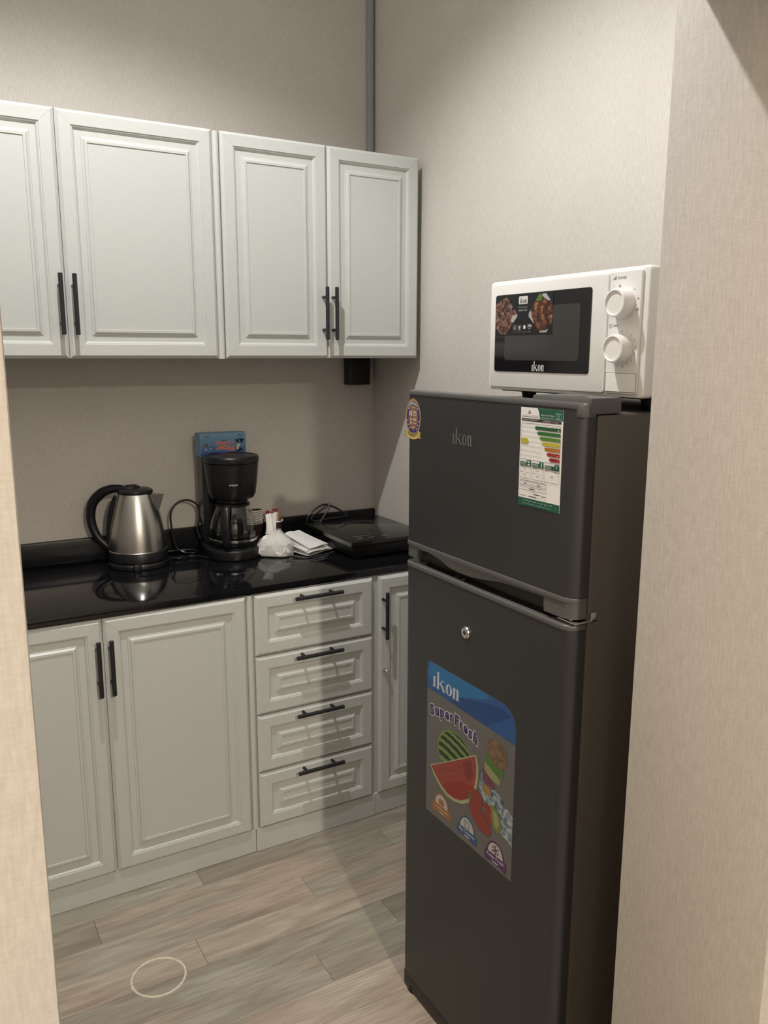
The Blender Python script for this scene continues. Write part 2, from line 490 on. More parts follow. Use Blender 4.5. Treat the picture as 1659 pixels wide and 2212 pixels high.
class Print:
    def __init__(s, mapping, step=0.00006):
        s.map = mapping; s.v = []; s.f = []; s.c = []; s.layer = 1; s.step = step; s.n = 0
    def up(s): s.layer += 1; return s
    def add(s, vs, fs, col):
        b = len(s.v); s.n += 1            # every piece of ink a hair above the one before
        s.v += [s.map(u, v, s.layer * s.step + s.n * 0.000012) for u, v in vs]
        for f in fs:
            s.f.append(tuple(b + i for i in f)); s.c.append(col)
        return s
    def poly(s, pts, col): return s.add(pts, [tuple(range(len(pts)))], col)
    def rect(s, u0, v0, u1, v1, col): return s.poly([(u0, v0), (u1, v0), (u1, v1), (u0, v1)], col)
    def grad(s, u0, v0, u1, v1, c0, c1, n=8):
        for i in range(n):
            t = (i + 0.5) / n
            s.rect(u0, v0 + (v1 - v0) * i / n, u1, v0 + (v1 - v0) * (i + 1) / n, tuple(a + (b - a) * t for a, b in zip(c0, c1)))
        return s
    def ell(s, u, v, ru, rv, col, n=32, a0=0, a1=2 * pi, rot=0.0):
        k = n if abs(a1 - a0 - 2 * pi) < 1e-6 else n + 1
        pts = []
        for i in range(k):
            a = a0 + (a1 - a0) * i / n
            x, y = ru * cos(a), rv * sin(a)
            pts.append((u + x * cos(rot) - y * sin(rot), v + x * sin(rot) + y * cos(rot)))
        return s.poly(pts, col)
    def ring(s, u, v, ru, rv, wd, col, n=40, a0=0, a1=2 * pi):
        vs = []
        for i in range(n + 1):
            a = a0 + (a1 - a0) * i / n
            vs += [(u + ru * cos(a), v + rv * sin(a)), (u + (ru - wd) * cos(a), v + (rv - wd) * sin(a))]
        return s.add(vs, [(2 * i, 2 * i + 2, 2 * i + 3, 2 * i + 1) for i in range(n)], col)
    def line(s, u0, v0, u1, v1, wd, col):
        d = hypot(u1 - u0, v1 - v0) or 1
        nx, ny = -(v1 - v0) / d * wd / 2, (u1 - u0) / d * wd / 2
        return s.poly([(u0 + nx, v0 + ny), (u0 - nx, v0 - ny), (u1 - nx, v1 - ny), (u1 + nx, v1 + ny)], col)
    def frame(s, u0, v0, u1, v1, wd, col):
        s.rect(u0, v0, u1, v0 + wd, col); s.rect(u0, v1 - wd, u1, v1, col)
        s.rect(u0, v0 + wd, u0 + wd, v1 - wd, col); s.rect(u1 - wd, v0 + wd, u1, v1 - wd, col)
        return s
    def text(s, t, u, v, wd, h, col, bold=0.0, flip=False, tf=None):
        """lettering t in the box (u, v) .. (u+wd, v+h)"""
        vs, fs = text_geo(t, bold)
        if not vs: return s
        x0 = min(p[0] for p in vs); x1 = max(p[0] for p in vs); y0 = min(p[1] for p in vs); y1 = max(p[1] for p in vs)
        if wd is None:
            wd = h * (x1 - x0) / (y1 - y0); u -= wd / 2
        Q = []
        for x, y in vs:
            a = (x - x0) / (x1 - x0 or 1); b = (y - y0) / (y1 - y0 or 1)
            if flip: a, b = 1 - a, 1 - b
            p = (u + a * wd, v + b * h)
            Q.append(tf(*p) if tf else p)
        return s.add(Q, fs, col)
    def ikon(s, u, v, wd, h, col):
        sx, sy = wd / 1.36, h
        def P(pts): s.poly([(u + x * sx, v + y * sy) for x, y in pts], col)
        def Rr(a, b, c, d): P([(a, b), (c, b), (c, d), (a, d)])
        Rr(.035, .03, .13, .60); Rr(0, 0, .165, .035); P([(0, .57), (.035, .56), (.13, .60), (.13, .64), (.10, .64)])
        Rr(.235, .035, .33, .97); Rr(.20, 0, .365, .035); P([(.20, .94), (.235, .93), (.33, .97), (.33, 1.0), (.30, 1.0)])
        P([(.33, .27), (.33, .33), (.50, .59), (.545, .59)]); Rr(.45, .585, .60, .62)
        P([(.375, .36), (.44, .44), (.655, .035), (.54, .035)]); Rr(.50, 0, .70, .035)
        vs = []
        for i in range(33):
            a = 2 * pi * i / 32
            vs += [(u + (.85 + .155 * cos(a)) * sx, v + (.31 + .33 * sin(a)) * sy), (u + (.85 + .062 * cos(a)) * sx, v + (.31 + .295 * sin(a)) * sy)]
        s.add(vs, [(2 * i, 2 * i + 2, 2 * i + 3, 2 * i + 1) for i in range(32)], col)
        Rr(1.065, .035, 1.155, .58); Rr(1.035, 0, 1.185, .035); P([(1.035, .57), (1.065, .56), (1.155, .58), (1.155, .64), (1.12, .64)])
        P([(1.155, .47), (1.155, .53), (1.19, .60), (1.235, .635), (1.28, .63), (1.315, .59), (1.33, .50), (1.33, .44), (1.235, .44), (1.232, .53), (1.215, .57), (1.19, .55)])
        Rr(1.235, .035, 1.33, .44); Rr(1.20, 0, 1.36, .035)
        return s
    def build(s, name, parent, material=None):
        off = world_off(parent)
        me = bpy.data.meshes.new(name)
        me.from_pydata([tuple(Vector(p) - off) for p in s.v], [], s.f)
        ca = me.color_attributes.new('ink', 'FLOAT_COLOR', 'CORNER')
        i = 0
        for f, c in zip(me.polygons, s.c):
            for _ in f.vertices:
                ca.data[i].color = (*c, 1); i += 1
        me.materials.append(material or M['print'])
        return link(name, me, parent)

# ================================================================== THE ROOM
WH = 3.30
def struct(name, lo, hi, mt, bev=0.0):
    o = MB().box(lo, hi, bev).build(name, mt, None, smooth=bool(bev))
    o['kind'] = 'structure'
    return o

YF, YN = -2.00, -2.264          # far and near face of the wall with the opening
JL, JR = -1.5420, -0.660         # its jambs
struct('wall_back', (-1.76, 0, -0.03), (0.1, 0.1, WH), M['wall'])
struct('wall_right', (0, YF, -0.03), (0.1, 0, WH), M['wall'])
struct('wall_left', (-1.76, YF, -0.03), (-1.66, 0, WH), M['wall'])
struct('wall_near_left', (-4.0, YN, -0.03), (JL, YF, WH), M['wall'], 0.004)
struct('wall_near_right', (JR, YN, -0.03), (1.5, YF, WH), M['wall'], 0.004)
struct('wall_near_top', (JL, YN, 2.10), (JR, YF, WH), M['wall'])
struct('ceiling', (-1.76, YN, WH), (0.1, 0.1, WH + 0.1), M['ceiling'])
struct('ceiling_passage', (-4.0, -6.0, 2.8), (1.5, YN, 2.9), M['ceiling'])
struct('wall_passage_left', (-4.1, -6.0, -0.03), (-4.0, YF, 2.9), M['wall'])
struct('wall_passage_right', (1.5, -6.0, -0.03), (1.6, YF, 2.9), M['wall'])
struct('wall_passage_far', (-4.1, -6.1, -0.03), (1.6, -6.0, 2.9), M['wall'])

# floor: subfloor with every plank of the vinyl oak laid on it
floor = struct('floor', (-4.0, -6.0, -0.06), (1.5, 0.0, -0.005), M['darkplastic'])
PW, PL = 0.1083, 0.92
pm = MB().box((0.0004, 0.0004, -0.005), (PL - 0.0004, PW - 0.0004, 0.0), 0.0004, 1)
proto = pm.build('plank', M['plank'], floor, smooth=False)
plank_mesh = proto.data
short = {}
def plank(x0, x1, y0):
    global proto
    ln = round(x1 - x0, 3)
    if ln < 0.03: return
    if abs(ln - PL) < 0.002: me = plank_mesh
    else:
        if ln not in short:
            mb = MB().box((0.0004, 0.0004, -0.005), (ln - 0.0004, PW - 0.0004, 0.0), 0.0004, 1)
            o = mb.build('plank', M['plank'], floor, smooth=False)
            short[ln] = o.data
            o.location = (x0, y0, 0)
            return
        me = short[ln]
    if proto is not None and me is plank_mesh:
        o = proto; proto = None
    else:
        o = link('plank', me, floor)
    o.location = (x0, y0, 0)
JOINT = {0: -0.356, 1: -0.688, 2: -1.05, 3: -0.53, 4: -0.79, 5: -1.29, 6: -0.62, 7: -0.93}
row = -5
while True:
    yt = -0.664 - PW * row            # far edge of the row
    y0 = yt - PW
    if y0 < -3.35: break
    if yt <= 0.0 + PW * 0.5 or True:
        inner = yt - PW * 0.5 > YF
        xa, xb = (-1.66, 0.0) if inner else (-2.6, 0.35)
        jx = JOINT.get(row, -1.5 + (row * 0.377) % PL)
        x = jx - PL * 6
        if yt <= 0.001:
            while x < xb:
                a, b = max(x, xa), min(x + PL, xb)
                if b - a > 0.03: plank(a, b, y0)
                x += PL
    row += 1

# surface trunking in the corner
t = MB().box((-0.031, -0.022, 1.52), (-0.011, -0.0005, WH - 0.001), 0.002)
t.box((-0.012, -0.012, 1.52), (-0.003, -0.0005, WH - 0.001), 0.001)
o = t.build('trim_1', M['trunk']); o['kind'] = 'structure'
o['label'] = 'grey cable trunking running up the corner'

# ================================================================== CABINETS
FRONT = [(0.0, 0.018), (0.0, 0.008), (0.0085, 0.0), (0.0390, 0.0), (0.0400, 0.0026), (0.0430, 0.0030), (0.0480, 0.0090),
         (0.0640, 0.0090), (0.0655, 0.0066), (0.0690, 0.0060), (0.0735, 0.0012), (0.0800, 0.0010), (0.0810, 0.0036)]
def front_panel(x0, x1, z0, z1, yf, prof=FRONT):
    mb = MB()
    rings = []
    for d, dep in prof:
        rings.append([mb.bm.verts.new(p) for p in ((x0 + d, yf + dep, z0 + d), (x1 - d, yf + dep, z0 + d), (x1 - d, yf + dep, z1 - d), (x0 + d, yf + dep, z1 - d))])
    for a, b in zip(rings, rings[1:]):
        for i in range(4):
            mb.bm.faces.new((a[i], a[(i + 1) % 4], b[(i + 1) % 4], b[i]))
    mb.bm.faces.new(rings[-1]); mb.bm.faces.new(rings[0][::-1])
    # hairline mitre seams of the frame corners
    for cx, cz, sx, sz in ((x0, z0, 1, 1), (x1, z0, -1, 1), (x1, z1, -1, -1), (x0, z1, 1, -1)):
        e = 0.00045; y = yf - 0.00015
        a, b = 0.0090, 0.0388
        mb._new([(cx + sx * (a + e), y, cz + sz * (a - e)), (cx + sx * (b + e), y, cz + sz * (b - e)), (cx + sx * (b - e), y, cz + sz * (b + e)), (cx + sx * (a - e), y, cz + sz * (a + e))], [(0, 1, 2, 3)], 1)
    return mb
def make_front(name, parent, x0, x1, z0, z1, yf):
    return front_panel(x0, x1, z0, z1, yf).build(name, [M['white'], M['seam']], parent, smooth=False)
def bar_handle(parent, p0, p1, yf, square=False):
    """p0, p1: (x, z) ends of the bar standing 32 mm proud of the face yf"""
    yb = yf - 0.032
    a, b = Vector((p0[0], yb, p0[1])), Vector((p1[0], yb, p1[1]))
    mb = MB().cyl(a, b, 0.0062, 20, bev=0.001)
    for t in (0.19, 0.81):
        q = a.lerp(b, t)
        mb.cyl(q, (q.x, yf + 0.001, q.z), 0.0048, 14)
    return mb.build('handle', M['handle'], parent)

UZ0, UZ1, YU = 1.5562, 2.2165, -0.37
YB = -0.5955
# --- wall cabinets
uc = thing('wall_cabinet', 'white wall cabinet with two wide raised-panel doors, above the kettle', 'cabinet', (-1.20, 0, UZ0), 'white wall cabinets')
MB().box((-1.655, -0.351, UZ0 + 0.002), (-0.738, -0.001, UZ1 - 0.004)).build('body', M['white'], uc, smooth=False)
d = make_front('door', uc, -1.6190, -1.1865, UZ0, UZ1, YU); bar_handle(d, (-1.2025, 1.786), (-1.2025, 1.621), YU)
d = make_front('door', uc, -1.1838, -0.7500, UZ0, UZ1, YU); bar_handle(d, (-1.1655, 1.786), (-1.1655, 1.621), YU)
st = MB()
st.prism([(-0.7490 + 0.0, -0.352)] + [(-0.7372 + 0.0112 * cos(a), -0.3535 - 0.0135 * sin(a)) for a in [pi - pi * i / 10 for i in range(11)]] + [(-0.7255, -0.352)], 'z', UZ0 - 0.002, UZ1 - 0.003)
st.build('filler_strip', M['white'], uc)
uc2 = thing('wall_cabinet', 'white wall cabinet with two narrow doors, beside the room corner', 'cabinet', (-0.38, 0, UZ0), 'white wall cabinets')
MB().box((-0.7245, -0.351, UZ0 + 0.002), (-0.0300, -0.001, UZ1 - 0.004)).build('body', M['white'], uc2, smooth=False)
d = make_front('door', uc2, -0.7245, -0.3755, UZ0, UZ1, YU); bar_handle(d, (-0.3935, 1.782), (-0.3935, 1.615), YU)
d = make_front('door', uc2, -0.3725, -0.0281, UZ0, UZ1, YU); bar_handle(d, (-0.3592, 1.782), (-0.3592, 1.615), YU)

# --- base cabinets
ZT, ZB = 0.8525, 0.081
bc = thing('base_cabinet', 'white base cabinet with two tall raised-panel doors, below the kettle', 'cabinet', (-1.2, 0, 0), 'white base cabinets')
MB().box((-1.655, -0.577, 0.07), (-0.758, -0.001, 0.8555)).build('body', M['white'], bc, smooth=False)
MB().box((-1.655, -0.5860, 0.001), (-0.7575, -0.568, 0.0785), 0.001, 1).build('toe_board', M['white'], bc, smooth=False)
d = make_front('door', bc, -1.606, -1.1905, ZB, ZT, YB); bar_handle(d, (-1.207, 0.800), (-1.207, 0.640), YB)
d = make_front('door', bc, -1.1865, -0.7704, ZB, ZT, YB); bar_handle(d, (-1.1725, 0.799), (-1.1725, 0.639), YB)
st = MB().prism([(-0.7685, -0.5775)] + [(-0.7565 + 0.0105 * cos(a), -0.579 - 0.0105 * sin(a)) for a in [pi - pi * i / 10 for i in range(11)]] + [(-0.7447, -0.5775)], 'z', 0.0795, 0.8545)
st.build('filler_strip', M['white'], bc)
dc = thing('drawer_cabinet', 'white base cabinet with four drawers and black bar handles', 'cabinet', (-0.54, 0, 0), 'white base cabinets')
MB().box((-0.7570, -0.577, 0.07), (-0.3222, -0.001, 0.8555)).build('body', M['white'], dc, smooth=False)
MB().box((-0.7565, -0.5885, 0.001), (-0.3222, -0.568, 0.0785), 0.001, 1).build('toe_board', M['white'], dc, smooth=False)
zs = [0.8525, 0.6572, 0.4636, 0.2699, 0.081]
for i in range(4):
    top = zs[i] - (0.0022 if i else 0); bot = zs[i + 1] + (0.0022 if i < 3 else 0)
    d = make_front('drawer', dc, -0.7433, -0.3330, bot, top, YB)
    zh = (0.834, 0.642, 0.448, 0.2535)[i]
    bar_handle(d, (-0.6225, zh), (-0.4595, zh), YB)
rc = thing('base_cabinet', 'white base cabinet with a single locked door, half hidden by the fridge', 'cabinet', (-0.17, 0, 0), 'white base cabinets')
MB().box((-0.3218, -0.577, 0.07), (-0.001, -0.001, 0.8555)).build('body', M['white'], rc, smooth=False)
MB().box((-0.3218, -0.5860, 0.001), (-0.001, -0.568, 0.0785), 0.001, 1).build('toe_board', M['white'], rc, smooth=False)
d = make_front('door', rc, -0.3104, -0.010, ZB, ZT, YB); bar_handle(d, (-0.2975, 0.807), (-0.2975, 0.647), YB)
lk = MB().lathe([(0, 0), (0.0105, 0), (0.0105, 0.002), (0.0085, 0.003), (0.0078, 0.014), (0.0062, 0.016), (0.006, 0.0145), (0, 0.0145)], (-0.2875, YB + 0.0005, 0.526), 24, axis=(0, -1, 0))
lk.box((-0.2882, YB - 0.0158, 0.5235), (-0.2868, YB - 0.012, 0.5285))
tag(lk.build('lock', M['chrome'], d), 'chrome cam lock')

# --- worktop
wt = thing('worktop', 'glossy black stone worktop with a low upstand along the wall', 'worktop', (-0.8, -0.3, 0.857))
MB().prism([(-1.659, -0.001), (-1.659, -0.6050), (-0.001, -0.5800), (-0.001, -0.001)], 'z', 0.8575, 0.88, 0.003).build('slab', M['stone'], wt)
MB().box((-1.659, -0.0215, 0.8802), (-0.002, -0.001, 0.9594), 0.004).build('upstand', noisy(mat('black_stone_upstand', rough=0.32, spec=0.3), (0.006, 0.006, 0.0075), 0.5, 400), wt)

# ================================================================== FRIDGE
FX, FY0, FY1 = -0.645, -1.295, -1.843       # front plane, far side, near side
fr = thing('fridge', 'tall dark grey two-door fridge standing against the right wall', 'fridge', (-0.35, -1.57, 0))
MB().box((-0.6080, FY1 - 0.002, 0.045), (-0.045, FY0, 1.4745), 0.006).build('body', M['fridgeside'], fr)
def door_plan(x0, inset=0.0, back=-0.6110, r=0.024):
    """plan outline of a fridge door: flat front, both vertical edges rounded"""
    ya, yb = FY0 - inset, FY1 + inset
    xf = x0 + inset
    pts = [(back, ya)]
    pts += [(xf + r - r * sin(a), ya - r + r * cos(a)) for a in [pi / 2 * i / 8 for i in range(9)]]
    pts += [(xf + r - r * cos(a), yb + r - r * sin(a)) for a in [pi / 2 * i / 8 for i in range(9)]]
    pts.append((back, yb))
    return pts
ud = MB().prism(door_plan(FX), 'z', 1.158, 1.484).build('freezer_door', M['fridge'], fr)
ld = MB().prism(door_plan(FX), 'z', 0.050, 1.101).build('fridge_door', M['fridge'], fr)
MB().prism(door_plan(FX - 0.0018), 'z', 1.484, 1.4945, 0.0022).build('top_cap', M['greyplastic'], ud)
MB().box((-0.6425, FY1 - 0.0015, 1.4700), (-0.612, FY1 + 0.016, 1.492), 0.003).build('cap_corner', M['greyplastic'], ud)
# plastic cap along the bottom of the freezer door, scooped out as a hand grip
cap = MB()
cap.prism(door_plan(FX - 0.0022), 'z', 1.1500, 1.1600, 0.0020)
L = FY0 - FY1
prof = [(0.0, .036), (.085, .036), (.10, .016), (.17, .014), (.25, .020), (.31, .029), (.38, .032), (.46, .031), (.54, .026), (.62, .019), (.70, .016), (.80, .015), (.865, .015), (.87, .038), (1.0, .038)]
n = len(prof)
vs = []
for t, h in prof:
    y = FY0 - t * L
    rr = 0.024
    xo = FX + 0.0006
    if t == 0.0: xo = FX + rr * 0.7
    if t == 1.0: xo = FX + rr * 0.75
    vs.append(((xo, y, 1.152), (xo + (0.0 if h > .034 else 0.004), y, 1.160 - h), (xo + 0.012, y, 1.160 - h + (0.0 if h > .034 else .003)), (xo + 0.012, y, 1.152)))
for (a, b), (ta, tb) in zip(zip(vs, vs[1:]), zip(prof, prof[1:])):
    for i in range(3):
        cap._new([a[i], a[i + 1], b[i + 1], b[i]], [(0, 1, 2, 3)])
cap.prism([(p[0], p[1]) for p in door_plan(FX + 0.0006) if p[1] < FY0 - 0.87 * L] + [(-0.612, FY0 - 0.87 * L), (FX + 0.0006, FY0 - 0.87 * L)], 'z', 1.122, 1.152)
cap.prism([(p[0], p[1]) for p in door_plan(FX + 0.0006) if p[1] > FY0 - 0.085 * L] + [(FX + 0.0006, FY0 - 0.085 * L), (-0.612, FY0 - 0.085 * L)], 'z', 1.124, 1.152)
tag(cap.build('grip_cap', M['greyplastic'], ud), 'grey plastic cap with scooped hand grip')
MB().box((-0.626, FY1 + 0.075, 1.126), (-0.611, FY0 - 0.050, 1.1495)).build('grip_recess', M['darkplastic'], ud, smooth=False)
# plastic cap on top of the lower door, with its dark trough
lc = MB().prism(door_plan(FX - 0.0025), 'z', 1.100, 1.1115, 0.0035, seg=3)
tag(lc.build('top_cap', M['greyplastic'], ld), 'grey plastic top cap')
tr = MB().prism([(-0.614, FY0 - 0.055), (-0.614, FY1 + 0.045), (FX + 0.010, FY1 + 0.060), (FX + 0.006, (FY0 + FY1) / 2), (FX + 0.010, FY0 - 0.075)], 'z', 1.1112, 1.1122)
tr.build('trough', M['glossblack'], ld, smooth=False)
for yy in (-1.478, -1.500):
    MB().lathe([(0, 0.0008), (0.006, 0.0008), (0.0068, 0.0004), (0.0068, 0)], (-0.6255, yy, 1.1121), 20).build('screw', M['chrome'], ld)
# middle hinge, hinge cover on top, lock, feet
hg = MB().box((-0.640, FY1 - 0.006, 1.1155), (-0.590, FY1 + 0.040, 1.1185), 0.0008)
hg.box((-0.604, FY1 - 0.006, 1.1155), (-0.590, FY1 - 0.003, 1.132), 0.0008)
hg.cyl((-0.630, FY1 + 0.016, 1.1108), (-0.630, FY1 + 0.016, 1.1225), 0.0045, 14)
tag(hg.build('hinge', M['chrome'], fr), 'bare metal middle hinge')
hc = MB().prism([(-0.626, -1.846), (-0.558, -1.846), (-0.540, -1.70), (-0.626, -1.70)], 'z', 1.4750, 1.5025, 0.003)
hc.lathe([(0.0075, 0.0004), (0, 0.0004)], (-0.592, -1.79, 1.5024), 20, mi=1)
tag(hc.build('hinge_cover', [M['greyplastic'], M['darkplastic']], fr), 'grey plastic top hinge cover')
lk = MB().lathe([(0, 0), (0.0125, 0), (0.0130, 0.002), (0.0115, 0.0045), (0.0095, 0.0052), (0, 0.0052)], (FX - 0.0002, -1.541, 1.0105), 28, axis=(-1, 0, 0))
lk.lathe([(0.0045, 0.0054), (0, 0.0054)], (FX - 0.0002, -1.541, 1.0105), 20, axis=(-1, 0, 0), mi=1)
tag(lk.build('door_lock', [M['chrome'], M['darkplastic']], ld), 'round silver key lock')
kp = MB().box((-0.6405, FY1 + 0.020, 0.004), (-0.06, FY0 - 0.004, 0.046), 0.004)
kp.build('plinth', M['darkplastic'], fr)
for yy in (FY0 - 0.035, FY1 + 0.035):
    MB().lathe([(0, 0), (0.021, 0), (0.022, 0.004), (0.018, 0.022), (0.012, 0.026), (0.012, 0.046), (0, 0.046)], (-0.622, yy, 0.0), 24).build('foot', M['blackplastic'], fr)

def on_fridge(u, v, lift):            # u runs from the far edge towards the camera, v is height
    return (FX - 0.0003 - lift, FY0 - u, v)
def sheet(pts, x0, x1, name, parent, mt):
    return MB().prism([(FY0 - u, v) for u, v in pts], 'x', x0, x1).build(name, mt, parent, smooth=False)
# raised maker's lettering on the freezer door
P = Print(on_fridge, 0.0006)
P.ikon(0.1838, 1.3945, 0.067, 0.033, (0.15, 0.145, 0.13))
P.build('lettering', ud)

# --- warranty badge
gold, blue, bronze, whitec = (0.42, 0.26, 0.10), (0.035, 0.035, 0.20), (0.26, 0.13, 0.065), (0.78, 0.77, 0.74)
cu, cv = 0.0325, 1.4365
P = Print(on_fridge)
P.ell(cu, cv, 0.0305, 0.0405, gold, 40).up()
P.ring(cu, cv, 0.0265, 0.0355, 0.0075, blue).up()
P.ell(cu, cv, 0.0187, 0.0278, bronze, 36).up()
P.text('10', cu - 0.0155, cv + 0.003, 0.0115, 0.0115, whitec, 0.02)
P.text('YEAR', cu - 0.0015, cv + 0.0085, 0.015, 0.0062, whitec, 0.01)
P.rect(cu - 0.0015, cv + 0.0035, cu + 0.0145, cv + 0.0055, (0.55, 0.50, 0.45))
P.text('2', cu - 0.012, cv - 0.0135, 0.0065, 0.0115, whitec, 0.02)
P.text('YEAR', cu - 0.0015, cv - 0.0075, 0.015, 0.0062, whitec, 0.01)
P.rect(cu - 0.0015, cv - 0.0135, cu + 0.004, cv - 0.0118, (0.55, 0.50, 0.45))
P.rect(cu + 0.006, cv - 0.0135, cu + 0.0135, cv - 0.0118, (0.55, 0.50, 0.45))
for k in range(3):
    a = radians(90 + (k - 1) * 18)
    P.ell(cu + 0.0145 * cos(a), cv + 0.022 * sin(a), 0.0014, 0.0016, whitec, 5)
    P.ell(cu + 0.0145 * cos(-a), cv + 0.022 * sin(-a), 0.0014, 0.0016, whitec, 5)
    for sgn in (-1, 1):
        b = radians(-14 - k * 17)
        P.ell(cu + sgn * 0.0226 * cos(b), cv + 0.0318 * sin(b), 0.0018, 0.0019, whitec, 5)
word = 'WARRANTY'
for i, ch in enumerate(word):
    a = radians(142 - i * 104 / 7)
    def tf(u, v, a=a): 
        x, y = u, v
        r = a - pi / 2
        return (cu + 0.0225 * cos(a) + x * cos(r) - y * sin(r), cv + 0.0315 * sin(a) + x * sin(r) + y * cos(r))
    P.text(ch, -0.0026, -0.0027, 0.0052, 0.0054, whitec, 0.03, tf=tf)
P.up()
yel, yel2 = (0.62, 0.48, 0.16), (0.36, 0.24, 0.07)
P.poly([(cu - 0.0335, cv - 0.030), (cu - 0.024, cv - 0.030), (cu - 0.024, cv - 0.044), (cu - 0.0335, cv - 0.044), (cu - 0.029, cv - 0.037)], yel2)
P.poly([(cu + 0.0345, cv - 0.030), (cu + 0.024, cv - 0.030), (cu + 0.024, cv - 0.044), (cu + 0.0345, cv - 0.044), (cu + 0.030, cv - 0.037)], yel2).up()
top = [(cu - 0.027 + 0.054 * i / 10, cv - 0.0275 - 0.006 * sin(pi * i / 10)) for i in range(11)]
bot = [(cu - 0.027 + 0.054 * i / 10, cv - 0.0415 - 0.006 * sin(pi * i / 10)) for i in range(11)]
P.add(top + bot, [(i, i + 1, 12 + i, 11 + i) for i in range(10)], yel).up()
P.text('WARRANTY', cu - 0.0215, cv - 0.0365, 0.043, 0.0085, (0.05, 0.03, 0.02), 0.03, tf=lambda u, v: (u, v - 0.006 * sin(pi * min(1, max(0, (u - cu + 0.027) / 0.054)))))
wb = P.build('warranty_badge', ud)
wb['label'] = 'gold and blue warranty badge'

# --- energy label
eu0, eu1, ev0, ev1 = 0.3965, 0.5070, 1.3035, 1.4805
EW, EH = eu1 - eu0, ev1 - ev0
es = sheet([(eu0, ev0), (eu1, ev0), (eu1, ev1), (eu0, ev1)], FX - 0.0004, FX + 0.0002, 'energy_label', ud, M['paper'])
es['label'] = 'white and green energy rating label'
def on_label(u, v, lift):
    return (FX - 0.0005 - lift, FY0 - (eu0 + u * EW), ev0 + v * EH)
G, K, Wt = (0.018, 0.105, 0.062), (0.04, 0.03, 0.032), (0.70, 0.67, 0.61)
P = Print(on_label)
P.rect(0, 0, 1, 0.082, G)
P.poly([(0.40, 1.0), (1, 1.0), (1, 0.895), (0.47, 0.895), (0.455, 0.93), (0.43, 0.975)], G)
P.ell(0.215, 0.952, 0.045, 0.026, K, 3, a0=pi / 2, a1=pi / 2 + 2 * pi)
P.up().ell(0.215, 0.951, 0.020, 0.012, Wt, 3, a0=pi / 2, a1=pi / 2 + 2 * pi)
P.text(arabic('الهيئة السعودية للمواصفات'.replace('ئ', 'ي')), 0.03, 0.918, 0.40, 0.010, K)
P.rect(0.03, 0.907, 0.43, 0.911, K)
P.text(arabic('بطاقة كفاءة الطاقة'), 0.49, 0.925, 0.31, 0.020, Wt, 0.01)
P.rect(0.49, 0.906, 0.79, 0.914, (0.25, 0.35, 0.30))
P.frame(0.83, 0.905, 0.965, 0.965, 0.006, (0.30, 0.42, 0.36))
for k in range(3): P.frame(0.865, 0.913 + k * 0.016, 0.93, 0.925 + k * 0.016, 0.003, (0.30, 0.42, 0.36))
P.rect(0.03, 0.865, 0.965, 0.892, K)
P.up()
P.text(arabic('كفاءة الطاقة'), 0.55, 0.871, 0.36, 0.015, Wt)
P.text('ENERGY EFFICIENCY', 0.06, 0.872, 0.37, 0.013, Wt)
P.frame(0.03, 0.475, 0.965, 0.845, 0.004, (0.22, 0.20, 0.19))
for k in range(7): P.rect(0.034, 0.806 - k * 0.048, 0.55, 0.8085 - k * 0.048, (0.40, 0.37, 0.34))
P.up()
bars = [(0.36, (0.02, 0.10, 0.035)), (0.42, (0.03, 0.155, 0.035)), (0.48, (0.09, 0.24, 0.03)), (0.54, (0.52, 0.47, 0.03)), (0.60, (0.45, 0.17, 0.02)), (0.66, (0.36, 0.035, 0.03)), (0.72, (0.29, 0.015, 0.025))]
for k, (a, c) in enumerate(bars):
    v = 0.822 - k * 0.0492
    P.poly([(a, v - 0.016), (a + 0.03, v - 0.034), (0.96, v - 0.034), (0.96, v), (a + 0.03, v)], c)
P.poly([(0.036, 0.637), (0.19, 0.637), (0.225, 0.660), (0.19, 0.690), (0.036, 0.690)], (0.50, 0.46, 0.03))
P.up()
for k, ch in enumerate('ابجدهوز'):
    P.text(AR.get(ch, '\ufeaf')[0], 0.90, 0.793 - k * 0.0492, 0.03, 0.014, Wt)
P.text('\ufea9', 0.09, 0.655, 0.04, 0.02, Wt)
for i, (a, b) in enumerate(((0.03, 0.30), (0.335, 0.60), (0.635, 0.965))):
    P.rect(a, 0.412, b, 0.452, G); P.rect(b - 0.10, 0.44, b, 0.472, G)
    P.frame(a, 0.283, b, 0.415, 0.004, (0.16, 0.14, 0.13))
    P.rect(a + 0.01, 0.436, a + 0.15, 0.441, Wt); P.rect(a + 0.01, 0.422, a + 0.15, 0.426, Wt)
P.up()
P.text('37', 0.13, 0.372, 0.05, 0.018, K); P.text('1.3', 0.12, 0.315, 0.06, 0.018, K)
P.text('167', 0.43, 0.368, 0.07, 0.018, K); P.text('5.9', 0.44, 0.312, 0.06, 0.018, K)
P.text('220', 0.76, 0.338, 0.08, 0.020, K)
for a in (0.045, 0.35):
    P.rect(a, 0.400, a + 0.055, 0.404, K); P.rect(a, 0.348, a + 0.08, 0.352, K); P.rect(a + 0.15, 0.345, a + 0.22, 0.349, (0.3, 0.28, 0.26))
P.rect(0.65, 0.398, 0.69, 0.403, (0.3, 0.05, 0.04)); P.rect(0.86, 0.392, 0.95, 0.397, K)
P.poly([(0.91, 0.462), (0.895, 0.440), (0.907, 0.440), (0.90, 0.420), (0.925, 0.444), (0.912, 0.444), (0.925, 0.462)], Wt)
P.rect(0.545, 0.42, 0.57, 0.465, Wt)
P.ell(0.25, 0.455, 0.028, 0.010, Wt, 12); P.ell(0.25, 0.428, 0.028, 0.010, Wt, 12)
for a, b, c, d_ in ((0.03, 0.215, 0.335, 0.255), (0.355, 0.215, 0.69, 0.255), (0.03, 0.165, 0.69, 0.205)): P.frame(a, b, c, d_, 0.0035, (0.18, 0.16, 0.15))
